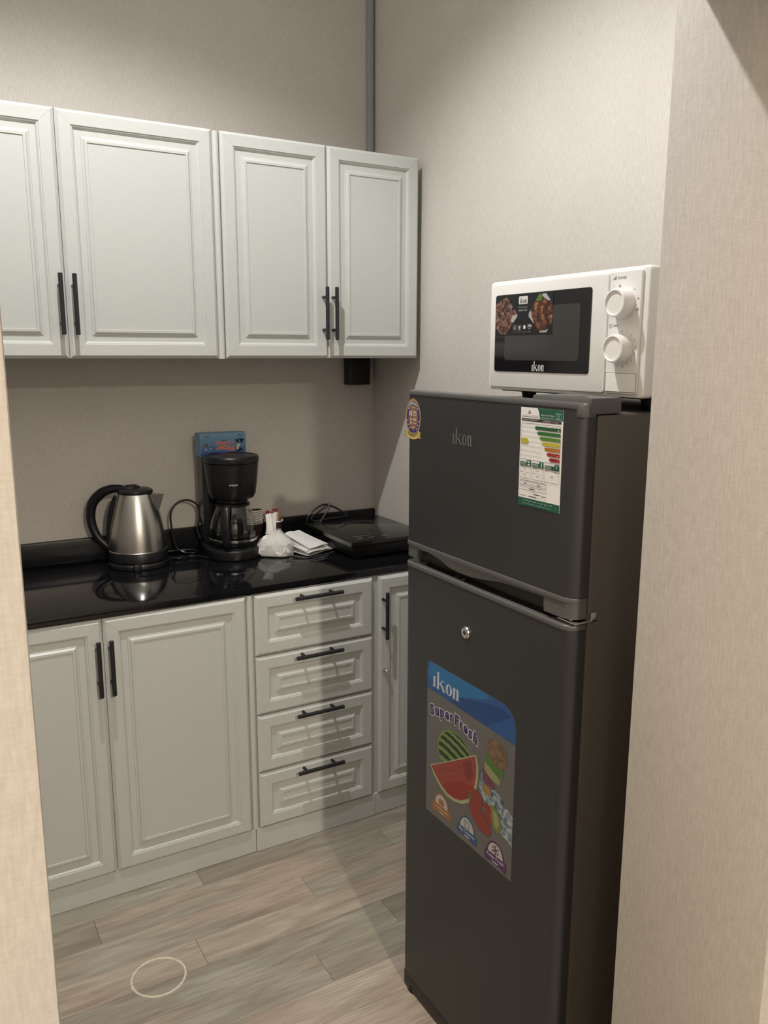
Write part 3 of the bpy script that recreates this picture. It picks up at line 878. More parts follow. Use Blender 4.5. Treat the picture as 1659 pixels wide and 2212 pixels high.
P.rect(0.03, 0.262, 0.69, 0.266, K)
P.rect(0.14, 0.229, 0.21, 0.237, K); P.rect(0.48, 0.229, 0.55, 0.237, K); P.rect(0.28, 0.180, 0.41, 0.189, K)
P.rect(0.03, 0.106, 0.22, 0.111, K); P.rect(0.27, 0.104, 0.46, 0.112, K); P.rect(0.40, 0.132, 0.55, 0.141, K); P.rect(0.58, 0.128, 0.69, 0.134, K)
P.text(arabic('امسح الرمز للمعلومات'.replace('ح', 'ج').replace('ز', 'ر')), 0.14, 0.046, 0.70, 0.026, (0.45, 0.52, 0.48))
P.rect(0.14, 0.026, 0.84, 0.034, (0.16, 0.27, 0.22))
P.build('print', es)

# --- promotional sticker on the lower door
su0, su1, sv0, sv1 = 0.1035, 0.4135, 0.541, 0.904
SW, SH = su1 - su0, sv1 - sv0
def rr_pts():
    pts = [(su0, sv0), (su1, sv0)]
    r = 0.045
    pts += [(su1 - r + r * cos(a), sv1 - r + r * sin(a)) for a in [pi / 2 * i / 8 for i in range(9)]]
    r = 0.012
    pts += [(su0 + r - r * sin(a), sv1 - r + r * cos(a)) for a in [pi / 2 * i / 5 for i in range(6)]]
    return pts
M['stickergrey'] = noisy(mat('sticker_grey', rough=0.3), (0.125, 0.118, 0.112), 0.05, 20)
ps = sheet(rr_pts(), FX - 0.0004, FX + 0.0002, 'promotional_sticker', ld, M['stickergrey'])
ps['label'] = 'grey sticker with blue band and fruit pictures'
def on_sticker(u, v, lift):
    return (FX - 0.0005 - lift, FY0 - (su0 + u * SW), sv0 + v * SH)
def arc_pt(cx, cy, rx, ry, a): return (cx + rx * cos(a), cy + ry * sin(a))
P = Print(on_sticker)
b1, b2, b3 = (0.018, 0.085, 0.27), (0.02, 0.15, 0.36), (0.012, 0.055, 0.20)
hw, hh = 0.045 / SW, 0.045 / SH
hw2, hh2 = 0.012 / SW, 0.012 / SH
band = [(0, 0.822), (0.25, 0.818), (0.5, 0.814), (0.75, 0.809), (1, 0.803)]
topc = [(1 - hw + hw * cos(a), 1 - hh + hh * sin(a)) for a in [pi / 2 * i / 8 for i in range(9)]] + [(hw2 - hw2 * sin(a), 1 - hh2 + hh2 * cos(a)) for a in [pi / 2 * i / 5 for i in range(6)]]
P.poly(band + topc, b1).up()
P.poly([(0.32, 0.86), (0.46, 0.90), (0.70, 0.965), (0.72, 1.0), (0.10, 1.0), (0.03, 0.99), (0.0, 0.90), (0.1, 0.88)], b2)
P.poly([(0.30, 0.8170), (0.5, 0.814), (0.70, 0.811), (0.83, 0.88), (0.95, 0.945), (0.85, 0.965), (0.70, 0.945), (0.42, 0.885)], b3).up()
P.ikon(0.070, 0.852, 0.325, 0.108, (0.58, 0.59, 0.62))
nb = P.build('blue_band', ps)
P = Print(on_sticker)
# arched SuperFresh, navy with a white outline
wordw = [('S', .066), ('u', .062), ('p', .064), ('e', .060), ('r', .044), (' ', .014), ('F', .058), ('r', .044), ('e', .058), ('s', .054), ('h', .060)]
tot = sum(q for _, q in wordw)
for pas in (0, 1):
    acc = 0
    for ch, q in wordw:
        if ch != ' ':
            t_ = (acc + q / 2) / tot
            ph = pi * (0.06 + 0.88 * t_)
            bx_ = 0.040 + 0.575 * t_
            by_ = 0.644 + 0.052 * sin(ph)
            slope = 0.048 * pi * 0.88 * cos(ph) / 0.575
            def tf(u, v, bx_=bx_, by_=by_, slope=slope):
                return (bx_ + u - v * slope * 0.9, by_ + v + u * slope)
            w2 = q * 0.80
            hgt = 0.050 if ch in 'uersp' else 0.068
            y0 = 0.0
            if ch == 'p': hgt, y0 = 0.068, -0.019
            if pas == 0: P.text(ch, -w2 / 2 - 0.008, y0 - 0.0065, w2 + 0.016, hgt + 0.013, (0.55, 0.54, 0.53), 0.05, tf=tf)
            else: P.text(ch, -w2 / 2, y0, w2, hgt, (0.02, 0.022, 0.13), 0.03, tf=tf)
        acc += q
    P.up()
P.build('lettering', ps)
# watermelon
P = Print(on_sticker)
rind, dark, flesh = (0.17, 0.24, 0.06), (0.010, 0.030, 0.014), (0.30, 0.048, 0.036)
mu, mv, ru, rv = 0.355, 0.495, 0.212, 0.150
P.ell(mu, mv, ru, rv, rind, 40).up()
for k in range(6):
    # stripes follow the melon's curve from stem to end
    c0 = -0.9 + k * 0.36
    up_, lo_ = [], []
    for i in range(15):
        a = pi * i / 14
        f0, f1 = c0 + 0.075 + 0.035 * (i % 2), c0 - 0.075 - 0.03 * ((i + 1) % 2)
        for f, lst in ((f0, up_), (f1, lo_)):
            f = max(-0.97, min(0.97, f))
            rr_ = math.sqrt(1 - f * f)
            x_, y_ = -cos(a) * rr_ * 0.99, f + 0.16 * sin(a) * rr_
            n_ = math.hypot(x_, y_)
            if n_ > 0.99: x_, y_ = x_ / n_ * 0.99, y_ / n_ * 0.99
            lst.append((mu + ru * (x_ * 0.9 + y_ * 0.30), mv + rv * (y_ * 0.93 - x_ * 0.25)))
    P.add(up_ + lo_, [(i, i + 1, 16 + i, 15 + i) for i in range(14)], dark)
P.up()
outer = [(0.050, 0.322), (0.30, 0.445), (0.600, 0.600), (0.632, 0.535), (0.632, 0.465), (0.615, 0.395), (0.575, 0.320), (0.525, 0.265), (0.45, 0.225), (0.36, 0.203), (0.27, 0.200), (0.19, 0.222), (0.115, 0.265)]
P.poly(outer, (0.36, 0.38, 0.20)).up()
inner = [(0.065, 0.322), (0.30, 0.437), (0.592, 0.587), (0.608, 0.53), (0.608, 0.465), (0.590, 0.398), (0.553, 0.330), (0.505, 0.280), (0.44, 0.245), (0.36, 0.224), (0.28, 0.222), (0.205, 0.242), (0.14, 0.275)]
P.poly(inner, flesh).up()
P.poly([(0.455, 0.50), (0.545, 0.545), (0.575, 0.45), (0.53, 0.40), (0.475, 0.43)], (0.20, 0.03, 0.028))
P.poly([(0.22, 0.255), (0.44, 0.375), (0.575, 0.385), (0.553, 0.330), (0.505, 0.280), (0.44, 0.245), (0.36, 0.224), (0.28, 0.226)], (0.27, 0.026, 0.022)).up()
for a_, b_ in ((0.14, 0.33), (0.25, 0.37), (0.36, 0.44)):
    P.line(a_, b_ - 0.005, a_ + 0.12, b_ + 0.035, 0.006, (0.22, 0.04, 0.03))
P.build('watermelon_picture', ps)
# kiwi and slices
M['kiwi'] = picture_mat('kiwi_skin', [(0.3, (0.09, 0.05, 0.028)), (0.7, (0.22, 0.14, 0.08))], 110, dist=0.3)
P = Print(on_sticker); P.layer = 9
P.ell(0.825, 0.690, 0.102, 0.078, (1, 1, 1), 36, rot=-0.25)
P.build('kiwi_picture', ps, M['kiwi'])
P = Print(on_sticker); P.layer = 6
P.poly([(0.705, 0.66), (0.76, 0.635), (0.85, 0.625), (0.90, 0.605), (0.895, 0.565), (0.83, 0.575), (0.75, 0.575), (0.705, 0.605)], (0.07, 0.17, 0.03))
P.poly([(0.695, 0.60), (0.74, 0.585), (0.82, 0.565), (0.87, 0.54), (0.85, 0.51), (0.77, 0.515), (0.70, 0.545)], (0.27, 0.28, 0.12)).up()
P.poly([(0.675, 0.545), (0.71, 0.54), (0.815, 0.49), (0.80, 0.465), (0.71, 0.475), (0.68, 0.495)], (0.16, 0.04, 0.075))
P.poly([(0.70, 0.465), (0.76, 0.458), (0.775, 0.42), (0.72, 0.40), (0.69, 0.425)], (0.35, 0.17, 0.045))
P.build('fruit_slices_picture', ps)
M['ice'] = picture_mat('ice_print', [(0.25, (0.01, 0.02, 0.05)), (0.42, (0.10, 0.15, 0.20)), (0.6, (0.33, 0.37, 0.39)), (0.8, (0.48, 0.50, 0.50))], 26, detail=3, dist=2.5)
P = Print(on_sticker); P.layer = 2
P.poly([(0.645, 0.53), (0.675, 0.53), (0.69, 0.44), (0.745, 0.43), (0.80, 0.47), (0.87, 0.455), (0.915, 0.43), (0.96, 0.40), (1.0, 0.385), (1.0, 0.205), (0.95, 0.225), (0.878, 0.232), (0.80, 0.29), (0.70, 0.36), (0.645, 0.42)], (1, 1, 1))
P.build('ice_picture', ps, M['ice'])
M['berry'] = picture_mat('strawberry_print', [(0.35, (0.17, 0.015, 0.015)), (0.6, (0.29, 0.045, 0.033)), (0.75, (0.33, 0.09, 0.06))], 260, dist=0.2)
P = Print(on_sticker); P.layer = 12
P.poly([(0.52, 0.34), (0.57, 0.385), (0.63, 0.385), (0.685, 0.355), (0.69, 0.31), (0.64, 0.28), (0.56, 0.30)], (1, 1, 1)).up()
P.poly([(0.70, 0.345), (0.76, 0.352), (0.83, 0.34), (0.84, 0.28), (0.78, 0.24), (0.72, 0.26)], (1, 1, 1)).up()
P.poly([(0.545, 0.300), (0.575, 0.318), (0.615, 0.315), (0.665, 0.290), (0.725, 0.255), (0.775, 0.215), (0.785, 0.185), (0.755, 0.160), (0.705, 0.155), (0.635, 0.175), (0.570, 0.215), (0.540, 0.262)], (1, 1, 1))
P.build('strawberry_picture', ps, M['berry'])
P = Print(on_sticker); P.layer = 16
P.poly([(0.775, 0.365), (0.815, 0.375), (0.88, 0.325), (0.895, 0.275), (0.865, 0.222), (0.82, 0.225), (0.79, 0.265)], (0.17, 0.20, 0.05)).up()
P.poly([(0.80, 0.345), (0.84, 0.335), (0.87, 0.285), (0.84, 0.245), (0.815, 0.275)], (0.30, 0.32, 0.14))
P.build('kiwi_slice_picture', ps)
P = Print(on_sticker); P.layer = 17
for k in range(7):
    a = radians(80 + k * 32)
    P.poly([(0.555 - 0.01, 0.325), (0.555 + 0.055 * cos(a) - 0.004, 0.325 + 0.042 * sin(a)), (0.555 + 0.012, 0.317)], (0.13, 0.135, 0.05))
P.build('leaf_picture', ps)
# three feature badges along the bottom edge
P = Print(on_sticker)
for k, (uc_, c, s_, word) in enumerate(((0.205, (0.33, 0.14, 0.04), 0, None), (0.520, (0.025, 0.08, 0.20), 1, 'Big Capacity'), (0.838, (0.075, 0.022, 0.10), 2, 'Keep Fresh'))):
    vc = 0.096 - k * 0.012
    P.layer = 1
    P.ell(uc_, vc, 0.093, 0.088, c, 30, 0, pi)
    P.poly([(uc_ - 0.115, vc + 0.004), (uc_ + 0.115, vc + 0.004), (uc_ + 0.118, vc - 0.034), (uc_ + 0.105, vc - 0.060), (uc_ + 0.06, vc - 0.048), (uc_ - 0.06, vc - 0.048), (uc_ - 0.105, vc - 0.060), (uc_ - 0.118, vc - 0.034)], c)
    P.up(); P.ell(uc_, vc + 0.006, 0.078, 0.072, (0.47, 0.45, 0.42), 30, 0, pi)
    P.up()
    if word: P.text(word, uc_ - 0.090, vc - 0.028, 0.18, 0.026, (0.55, 0.53, 0.56), 0.01)
    else:
        P.rect(uc_ - 0.08, vc - 0.020, uc_ + 0.08, vc - 0.012, (0.58, 0.36, 0.2))
    P.poly([(uc_ - 0.035, vc - 0.036), (uc_ + 0.035, vc - 0.036), (uc_ + 0.02, vc - 0.043), (uc_ - 0.02, vc - 0.043)], (0.60, 0.57, 0.54))
    if s_ == 0:
        P.ell(uc_ - 0.010, vc + 0.028, 0.026, 0.018, c, 16); P.ell(uc_ + 0.016, vc + 0.030, 0.022, 0.02, c, 16)
        P.poly([(uc_ - 0.03, vc + 0.04), (uc_ - 0.015, vc + 0.06), (uc_ - 0.004, vc + 0.042)], c); P.poly([(uc_ + 0.004, vc + 0.046), (uc_ + 0.02, vc + 0.062), (uc_ + 0.03, vc + 0.042)], c)
    elif s_ == 1:
        P.frame(uc_ - 0.034, vc + 0.012, uc_ + 0.034, vc + 0.064, 0.006, (0.20, 0.22, 0.24)); P.rect(uc_ - 0.024, vc + 0.021, uc_ + 0.024, vc + 0.055, (0.30, 0.33, 0.38))
        P.up(); P.rect(uc_ - 0.004, vc + 0.030, uc_ + 0.002, vc + 0.045, Wt); P.rect(uc_ - 0.004, vc + 0.030, uc_ + 0.012, vc + 0.034, Wt)
    else:
        for q in range(6):
            a = radians(30 + 60 * q)
            ex, ey = uc_ + 0.036 * cos(a), vc + 0.038 + 0.030 * sin(a)
            P.line(uc_, vc + 0.038, ex, ey, 0.006, c)
            for g in (-0.6, 0.6):
                mx_, my_ = uc_ + 0.022 * cos(a), vc + 0.038 + 0.018 * sin(a)
                P.line(mx_, my_, mx_ + 0.014 * cos(a + g), my_ + 0.012 * sin(a + g), 0.005, c)
P.build('feature_badges', ps)

# ================================================================== MICROWAVE
MX, MY, MZ0, MZ1 = -0.520, -1.4285, 1.4995, 1.7185
ME = -1.8590
mw = thing('microwave_oven', 'white microwave oven with dark window and two dials, on the fridge', 'microwave', (-0.36, -1.64, 1.4755))
def fr2(pts, x0, x1, name, parent, mt, bev=0.0, seg=2):
    return MB().prism([(MY - u, z) for u, z in pts], 'x', x0, x1, bev, seg=seg).build(name, mt, parent)
def rrect(u0, v0, u1, v1, r, n=5):
    pts = []
    for cx, cy, a0 in ((u1 - r, v0 + r, -pi / 2), (u1 - r, v1 - r, 0), (u0 + r, v1 - r, pi / 2), (u0 + r, v0 + r, pi)):
        pts += [(cx + r * cos(a0 + pi / 2 * i / n), cy + r * sin(a0 + pi / 2 * i / n)) for i in range(n + 1)]
    return pts
WM = MY - ME
MB().box((MX + 0.022, ME + 0.003, MZ0 + 0.002), (-0.19, MY - 0.003, MZ1 - 0.003), 0.003).build('body', M['mwwhite'], mw)
fr2(rrect(0, MZ0, WM, MZ1, 0.008), MX, MX + 0.024, 'front_bezel', mw, M['mwwhite'], 0.004, 3)
# door panel set just proud of the bezel, split from the control panel by a groove
dr = fr2(rrect(0.008, MZ0 + 0.006, 0.3405, MZ1 - 0.006, 0.006), MX - 0.0055, MX + 0.001, 'door', mw, M['mwwhite'], 0.0022, 2)
fr2(rrect(0.0265, 1.5375, 0.3030, 1.6905, 0.006), MX - 0.0072, MX - 0.004, 'window', dr, M['mwglass'], 0.0008, 1)
fr2(rrect(0.0600, 1.5605, 0.2770, 1.6640, 0.007), MX - 0.0076, MX - 0.0069, 'mesh_screen', dr, M['mwmesh'])
cp = fr2(rrect(0.3425, MZ0 + 0.006, 0.4165, MZ1 - 0.006, 0.004), MX - 0.0045, MX + 0.001, 'control_panel', mw, M['mwwhite'], 0.0015, 1)
fr2(rrect(0.3450, MZ0 + 0.0095, 0.4145, 1.5405, 0.002), MX - 0.0056, MX - 0.0040, 'door_button', cp, M['mwwhite'], 0.0006, 1)
P = Print(lambda u, v, l: (MX - 0.0046 - l, MY - u, v))
P.frame(0.3440, MZ0 + 0.0085, 0.4155, 1.5415, 0.0007, (0.12, 0.11, 0.10))
gk = (0.16, 0.15, 0.15)
for i in range(4): P.rect(0.3505 + i * 0.0022, 1.6985, 0.3517 + i * 0.0022, 1.7005 + i * 0.0016, gk)
P.text('POWER', 0.3615, 1.6990, 0.0200, 0.0042, gk)
P.ring(0.3500, 1.6215, 0.0036, 0.0036, 0.0006, gk, 20); P.rect(0.3497, 1.6215, 0.3502, 1.6238, gk); P.rect(0.3497, 1.6213, 0.3518, 1.6217, gk)
P.text('TIME', 0.3560, 1.6195, 0.0120, 0.0038, gk)
k1c, k2c = (0.3790, 1.6585), (0.3800, 1.5825)
for i, a in enumerate((112, 78, 45, 12, -22)):
    u, v = k1c[0] + 0.0315 * cos(radians(a)), k1c[1] + 0.0315 * sin(radians(a))
    if i == 0: P.frame(u - 0.002, v - 0.002, u + 0.002, v + 0.002, 0.0005, gk); P.ell(u, v, 0.0009, 0.0009, gk, 8)
    else:
        for q in range(i): P.rect(u - 0.002 + q * 0.0014, v - 0.0015, u - 0.0012 + q * 0.0014, v - 0.0003 + q * 0.0012, gk)
for i, t_ in enumerate(('0', '1', '2', '3', '4', '5', '6', '7', '8', '9', '10', '12')):
    a = radians(95 - i * 22.5)
    P.text(t_, k2c[0] + 0.0300 * cos(a), k2c[1] + 0.0300 * sin(a) - 0.0019, None, 0.0038, gk)
P.build('dial_marking', cp)['kind'] = 'stuff'
for cu_, cv_ in (k1c, k2c):
    MB().lathe([(0, 0), (0.0245, 0), (0.0250, 0.0015), (0.0240, 0.0215), (0.0230, 0.0240), (0.0205, 0.0245), (0.0195, 0.0225), (0.0190, 0.0215), (0, 0.0222)],
               (MX - 0.0048, MY - cu_ + 0.000, cv_), 48, axis=(-1, 0, 0)).build('dial', M['mwwhite'], mw)
# feet and dark underside
for yy in (MY - 0.05, ME + 0.05):
    for xx in (MX + 0.07, -0.24):
        MB().lathe([(0, 0), (0.012, 0), (0.013, 0.003), (0.017, 0.0255), (0, 0.0255)], (xx, yy, 1.4750), 20).build('foot', M['blackplastic'], mw)
MB().box((MX + 0.03, ME + 0.01, 1.4960), (-0.20, MY - 0.01, 1.5018)).build('base_plate', M['blackplastic'], mw, smooth=False)
# stickers on the window
def on_mw(u, v, l): return (MX - 0.0078 - l, MY - u, v)
M['dish'] = chunk_mat('braised_dish_print', [(0.05, (0.018, 0.008, 0.006)), (0.3, (0.085, 0.028, 0.014)), (0.6, (0.22, 0.075, 0.03)), (0.9, (0.42, 0.21, 0.10))], 115, 1.3)
M['dish2'] = chunk_mat('salad_dish_print', [(0.05, (0.012, 0.010, 0.012)), (0.3, (0.10, 0.045, 0.03)), (0.5, (0.24, 0.11, 0.055)), (0.68, (0.17, 0.13, 0.14)), (0.9, (0.48, 0.45, 0.42))], 150, 4.1)
P = Print(on_mw)
P.rect(0.0290, 1.6095, 0.2035, 1.6880, (0.006, 0.006, 0.008))
wst = P.build('picture_sticker', dr)
hexa = [(0.0285, 1.672), (0.060, 1.6845), (0.0655, 1.6845), (0.0985, 1.6510), (0.0985, 1.6460), (0.0640, 1.6120), (0.0470, 1.6120), (0.0285, 1.6260)]
P = Print(on_mw); P.layer = 3
P.poly(hexa, (1, 1, 1)); P.build('left_dish_picture', dr, M['dish2'])
hexb = [(0.1335, 1.6510), (0.1630, 1.6865), (0.1830, 1.6865), (0.2025, 1.6670), (0.2025, 1.6320), (0.1870, 1.6135), (0.1690, 1.6135), (0.1335, 1.6450)]
P = Print(on_mw); P.layer = 3
P.poly(hexb, (1, 1, 1)); P.build('right_dish_picture', dr, M['dish'])
P = Print(on_mw); P.layer = 5
P.poly([(0.153, 1.6745), (0.163, 1.6865), (0.170, 1.6865), (0.171, 1.6770), (0.164, 1.6730)], (0.09, 0.22, 0.03))
P.build('herb_picture', dr)
P = Print(on_mw); P.layer = 5
P.poly([(0.172, 1.6865), (0.183, 1.6865), (0.1955, 1.674), (0.190, 1.6725), (0.172, 1.682)], (0.45, 0.46, 0.52))
P.build('napkin_picture', dr)
P = Print(on_mw); P.layer = 5
P.poly([(0.1335, 1.651), (0.139, 1.6575), (0.143, 1.646), (0.150, 1.6305), (0.1335, 1.645)], (0.42, 0.40, 0.38))
P.build('plate_rim_picture', dr)
P = Print(on_mw); P.layer = 5
P.poly([(0.166, 1.6165), (0.169, 1.6135), (0.187, 1.6135), (0.192, 1.6195), (0.18, 1.618)], (0.40, 0.36, 0.33))
P.build('plate_base_picture', dr)
P = Print(on_mw); P.layer = 5
P.poly([(0.083, 1.648), (0.0985, 1.651), (0.0985, 1.646), (0.086, 1.634), (0.078, 1.638)], (0.45, 0.44, 0.42))
P.build('salad_plate_picture', dr)
P = Print(on_mw); P.layer = 3
P.poly(rrect(0.1020, 1.6695, 0.1290, 1.6850, 0.0025, 3), (0.75, 0.75, 0.74)).up()
P.ikon(0.1050, 1.6715, 0.0210, 0.0105, (0.02, 0.02, 0.02))
P.build('logo_lettering', dr)
P = Print(on_mw); P.layer = 3
P.text(arabic('استمتع بلذة'), 0.1015, 1.6615, 0.0265, 0.0042, (0.5, 0.5, 0.5), 0.01)
P.text('Healthy Meal', 0.1015, 1.6555, 0.0265, 0.0042, (0.5, 0.5, 0.5), 0.01)
P.build('caption_lettering', dr)
P = Print(on_mw); P.layer = 3
for k in range(4):
    a = 0.0865 + k * 0.0150
    if k < 2:
        P.frame(a, 1.6195, a + 0.0105, 1.6290, 0.0006, (0.32, 0.32, 0.32))
    P.rect(a, 1.6155, a + 0.0105, 1.6163, (0.25, 0.25, 0.25))
for q in range(3): P.rect(0.0888 + q * 0.0022, 1.6215, 0.0903 + q * 0.0022, 1.6270, (0.35, 0.35, 0.35))
P.ell(0.1068, 1.6250, 0.0026, 0.0026, (0.6, 0.6, 0.6), 14); P.rect(0.1060, 1.6205, 0.1076, 1.6240, (0.6, 0.6, 0.6))
P.ell(0.1218, 1.6250, 0.0036, 0.0042, (0.75, 0.75, 0.75), 18)
P.text('700', 0.1312, 1.6240, 0.0120, 0.0062, (0.75, 0.75, 0.75), 0.02); P.text('Watt', 0.1330, 1.6205, 0.0080, 0.0025, (0.55, 0.55, 0.55), 0.01)
P.build('feature_icons', dr)
P = Print(on_mw); P.layer = 3
P.ikon(0.1475, 1.5405, 0.0365, 0.0185, (0.78, 0.78, 0.77))
P.build('brand_lettering', dr)

# ================================================================== THINGS ON THE WORKTOP
ZC = 0.8802
# --- kettle
KX, KY = -0.974, -0.140
ket = thing('electric_kettle', 'brushed steel electric kettle with black handle and lid on the black worktop', 'kettle', (KX, KY, ZC))
c = (KX, KY, 0)
R_ = Vector((0.865, -0.50, 0)).normalized()
kb = MB().lathe([(0, ZC), (0.095, ZC), (0.098, ZC + 0.003), (0.098, ZC + 0.012), (0.093, ZC + 0.019), (0, ZC + 0.019)], c, 56)
q = Vector((KX, KY, 0)) + Vector((-0.28, -0.96, 0)).normalized() * 0.097
kb.box((q.x - 0.012, q.y - 0.012, ZC), (q.x + 0.012, q.y + 0.014, ZC + 0.023), 0.003)
kb.build('power_base', M['blackplastic'], ket)
MB().lathe([(0, 0.9005), (0.090, 0.9005), (0.0945, 0.904), (0.0945, 0.928), (0.0925, 0.932), (0, 0.932)], c, 56).build('skirt', M['blackplastic'], ket)
sp = [(0.0, 0.9325), (0.0935, 0.9325), (0.0940, 0.9345), (0.0915, 0.937), (0.0905, 0.955), (0.0885, 0.980), (0.0840, 1.010), (0.0775, 1.040), (0.0700, 1.070), (0.0625, 1.096), (0.0565, 1.116), (0.0545, 1.1205), (0, 1.1205)]
MB().lathe(sp, c, 72).build('steel_body', M['steel'], ket)
lid = MB().lathe([(0, 1.121), (0.0555, 1.121), (0.0565, 1.124), (0.0550, 1.131), (0.046, 1.1355), (0, 1.137)], c, 56)
lid.lathe([(0.020, 1.135), (0.019, 1.142), (0.012, 1.1475), (0, 1.149)], (KX - 0.012, KY + 0.006, 0), 28, sx=1.5, sy=0.9)
lid.build('lid', M['blackplastic'], ket)
hp = [(-0.040, 1.134), (-0.075, 1.134), (-0.110, 1.120), (-0.140, 1.090), (-0.151, 1.050), (-0.148, 1.010), (-0.132, 0.972), (-0.108, 0.946), (-0.090, 0.934)]
hb = MB().tube([Vector((KX, KY, z)) + R_ * a for a, z in hp], 0.012, 14, radii=[0.012, 0.014, 0.0165, 0.0165, 0.0155, 0.0145, 0.0135, 0.012, 0.011], smooth_steps=6)
hb.tube([Vector((KX, KY, z)) + R_ * a for a, z in ((-0.062, 1.108), (-0.082, 1.06), (-0.092, 1.0), (-0.095, 0.94))], 0.010, 12)
hb.build('handle', M['blackplastic'], ket)
spt = MB()
S_ = Vector((-R_.y, R_.x, 0))
def kp_(a, b, z): return Vector((KX, KY, z)) + R_ * a + S_ * b
vsp = [kp_(0.054, 0.026, 1.117), kp_(0.054, -0.026, 1.117), kp_(0.094, 0.0, 1.118), kp_(0.0745, 0.0, 1.058), kp_(0.062, 0.018, 1.085), kp_(0.062, -0.018, 1.085)]
spt._new(vsp, [(0, 1, 2), (1, 5, 3, 2), (0, 2, 3, 4), (0, 4, 3, 5, 1)])
tag(spt.build('spout', noisy(mat('satin_steel', rough=0.42, metal=0.85), (0.30, 0.29, 0.27), 0.03, 60), ket, smooth=False), 'pointed steel spout')

# --- coffee maker
CX, CY = -0.657, -0.182
cm = thing('coffee_maker', 'black drip coffee maker with a glass carafe, between kettle and paper cups', 'coffee maker', (CX, CY, ZC))
c = (CX, CY, 0)
def stadium(r, yb, hw, n=24):
    pts = [(CX + r * cos(a), CY + r * sin(a)) for a in [pi + pi * i / n for i in range(n + 1)]]
    return pts + [(CX + hw, yb), (CX - hw, yb)]
MB().prism(stadium(0.095, -0.055, 0.080), 'z', ZC, 0.916, 0.005, seg=3).build('base', M['blackplastic'], cm)
MB().lathe([(0, 0.9165), (0.073, 0.9165), (0.073, 0.9185), (0, 0.9185)], c, 48).build('hot_plate', M['glossblack'], cm)
MB().prism([(CX - 0.080, -0.055), (CX - 0.082, -0.115), (CX - 0.066, -0.128), (CX + 0.060, -0.128), (CX + 0.076, -0.115), (CX + 0.076, -0.055)], 'z', 0.915, 1.2180, 0.004).build('water_tank', M['glossblack'], cm)
MB().lathe([(0, 1.082), (0.060, 1.082), (0.073, 1.088), (0.080, 1.102), (0.0865, 1.150), (0.0910, 1.200), (0.0915, 1.206), (0.0895, 1.208), (0, 1.208)], c, 64).build('filter_housing', M['blackplastic'], cm)
ldm = MB().lathe([(0, 1.2085), (0.0905, 1.2085), (0.0935, 1.211), (0.0935, 1.226), (0.0890, 1.2315), (0.078, 1.233), (0.074, 1.2305), (0.060, 1.2325), (0, 1.236)], c, 64)
ldm.box((CX - 0.040, CY - 0.097, 1.2165), (CX + 0.005, CY - 0.088, 1.2195), 0.001)
ldm.build('lid', M['blackplastic'], cm)
MB().lathe([(0, 1.070), (0.050, 1.070), (0.052, 1.0745), (0.052, 1.083), (0, 1.083)], c, 40).build('drip_outlet', M['blackplastic'], cm)
def on_head(u, v, l):
    a = -pi / 2 - radians(16) + u / 0.0875
    r = 0.0872 + (v - 1.15) * 0.09 + l + 0.0004
    return (CX + r * cos(a), CY + r * sin(a), v)
P = Print(on_head)
P.text('PHILIPS', -0.0135, 1.1370, 0.0270, 0.0058, (0.55, 0.55, 0.55), 0.02)
P.build('lettering', cm)
cf = [(0.0, 0.9200), (0.060, 0.9200), (0.070, 0.9240), (0.0785, 0.9400), (0.0815, 0.9600), (0.0800, 0.9850), (0.0740, 1.0150), (0.0640, 1.0420), (0.0570, 1.0580)]
cfi = [(r - 0.0022 if r > 0.003 else 0.0, z + (0.0022 if i < 3 else 0)) for i, (r, z) in enumerate(cf)]
car = thing('glass_carafe', 'clear glass carafe with black handle, on the coffee maker hot plate', 'carafe', (CX, CY, 0.92))
MB().lathe(cf + cfi[::-1], c, 64).build('glass_jug', M['glass'], car)
MB().lathe([(0.0815, 0.9395), (0.0830, 0.9410), (0.0838, 0.9480), (0.0826, 0.9490)] + [(0.0822, 0.9480), (0.0812, 0.9405), (0.0815, 0.9395)], c, 64).build('band', M['chrome'], car)
MB().lathe([(0, 1.0585), (0.0575, 1.0585), (0.0595, 1.0600), (0.0595, 1.0660), (0.050, 1.0690), (0, 1.0695)], c, 48).build('lid', M['blackplastic'], car)
D_ = Vector((-sin(radians(33)), -cos(radians(33)), 0))
hp = [(0.056, 1.064), (0.084, 1.066), (0.099, 1.050), (0.106, 1.010), (0.105, 0.970), (0.100, 0.940), (0.088, 0.930)]
MB().tube([Vector((CX, CY, z)) + D_ * a for a, z in hp], 0.007, 16, flat=((D_.y, -D_.x, 0), 1.9), smooth_steps=6).build('handle', M['greyplastic'] if False else M['blackplastic'], car)
# mains lead: loop standing against the wall, then along the worktop
def lead(pts, parent, r=0.0036):
    return MB().tube(pts, r, 10, smooth_steps=7).build('power_cord', M['cable'], parent)
lead([(-0.742, -0.075, 0.93), (-0.748, -0.062, 0.965), (-0.737, -0.060, 1.005), (-0.741, -0.055, 1.044), (-0.773, -0.048, 1.065), (-0.811, -0.046, 1.057), (-0.836, -0.050, 1.023), (-0.836, -0.055, 0.965),
      (-0.825, -0.060, 0.905), (-0.800, -0.075, 0.8845), (-0.770, -0.095, 0.8842), (-0.755, -0.060, 0.8842), (-0.79, -0.035, 0.8842), (-0.85, -0.03, 0.8842)], cm)
lead([(-0.868, -0.125, 0.8855), (-0.84, -0.145, 0.8842), (-0.80, -0.135, 0.8842), (-0.775, -0.150, 0.8842), (-0.745, -0.200, 0.8842)], ket, 0.0032)

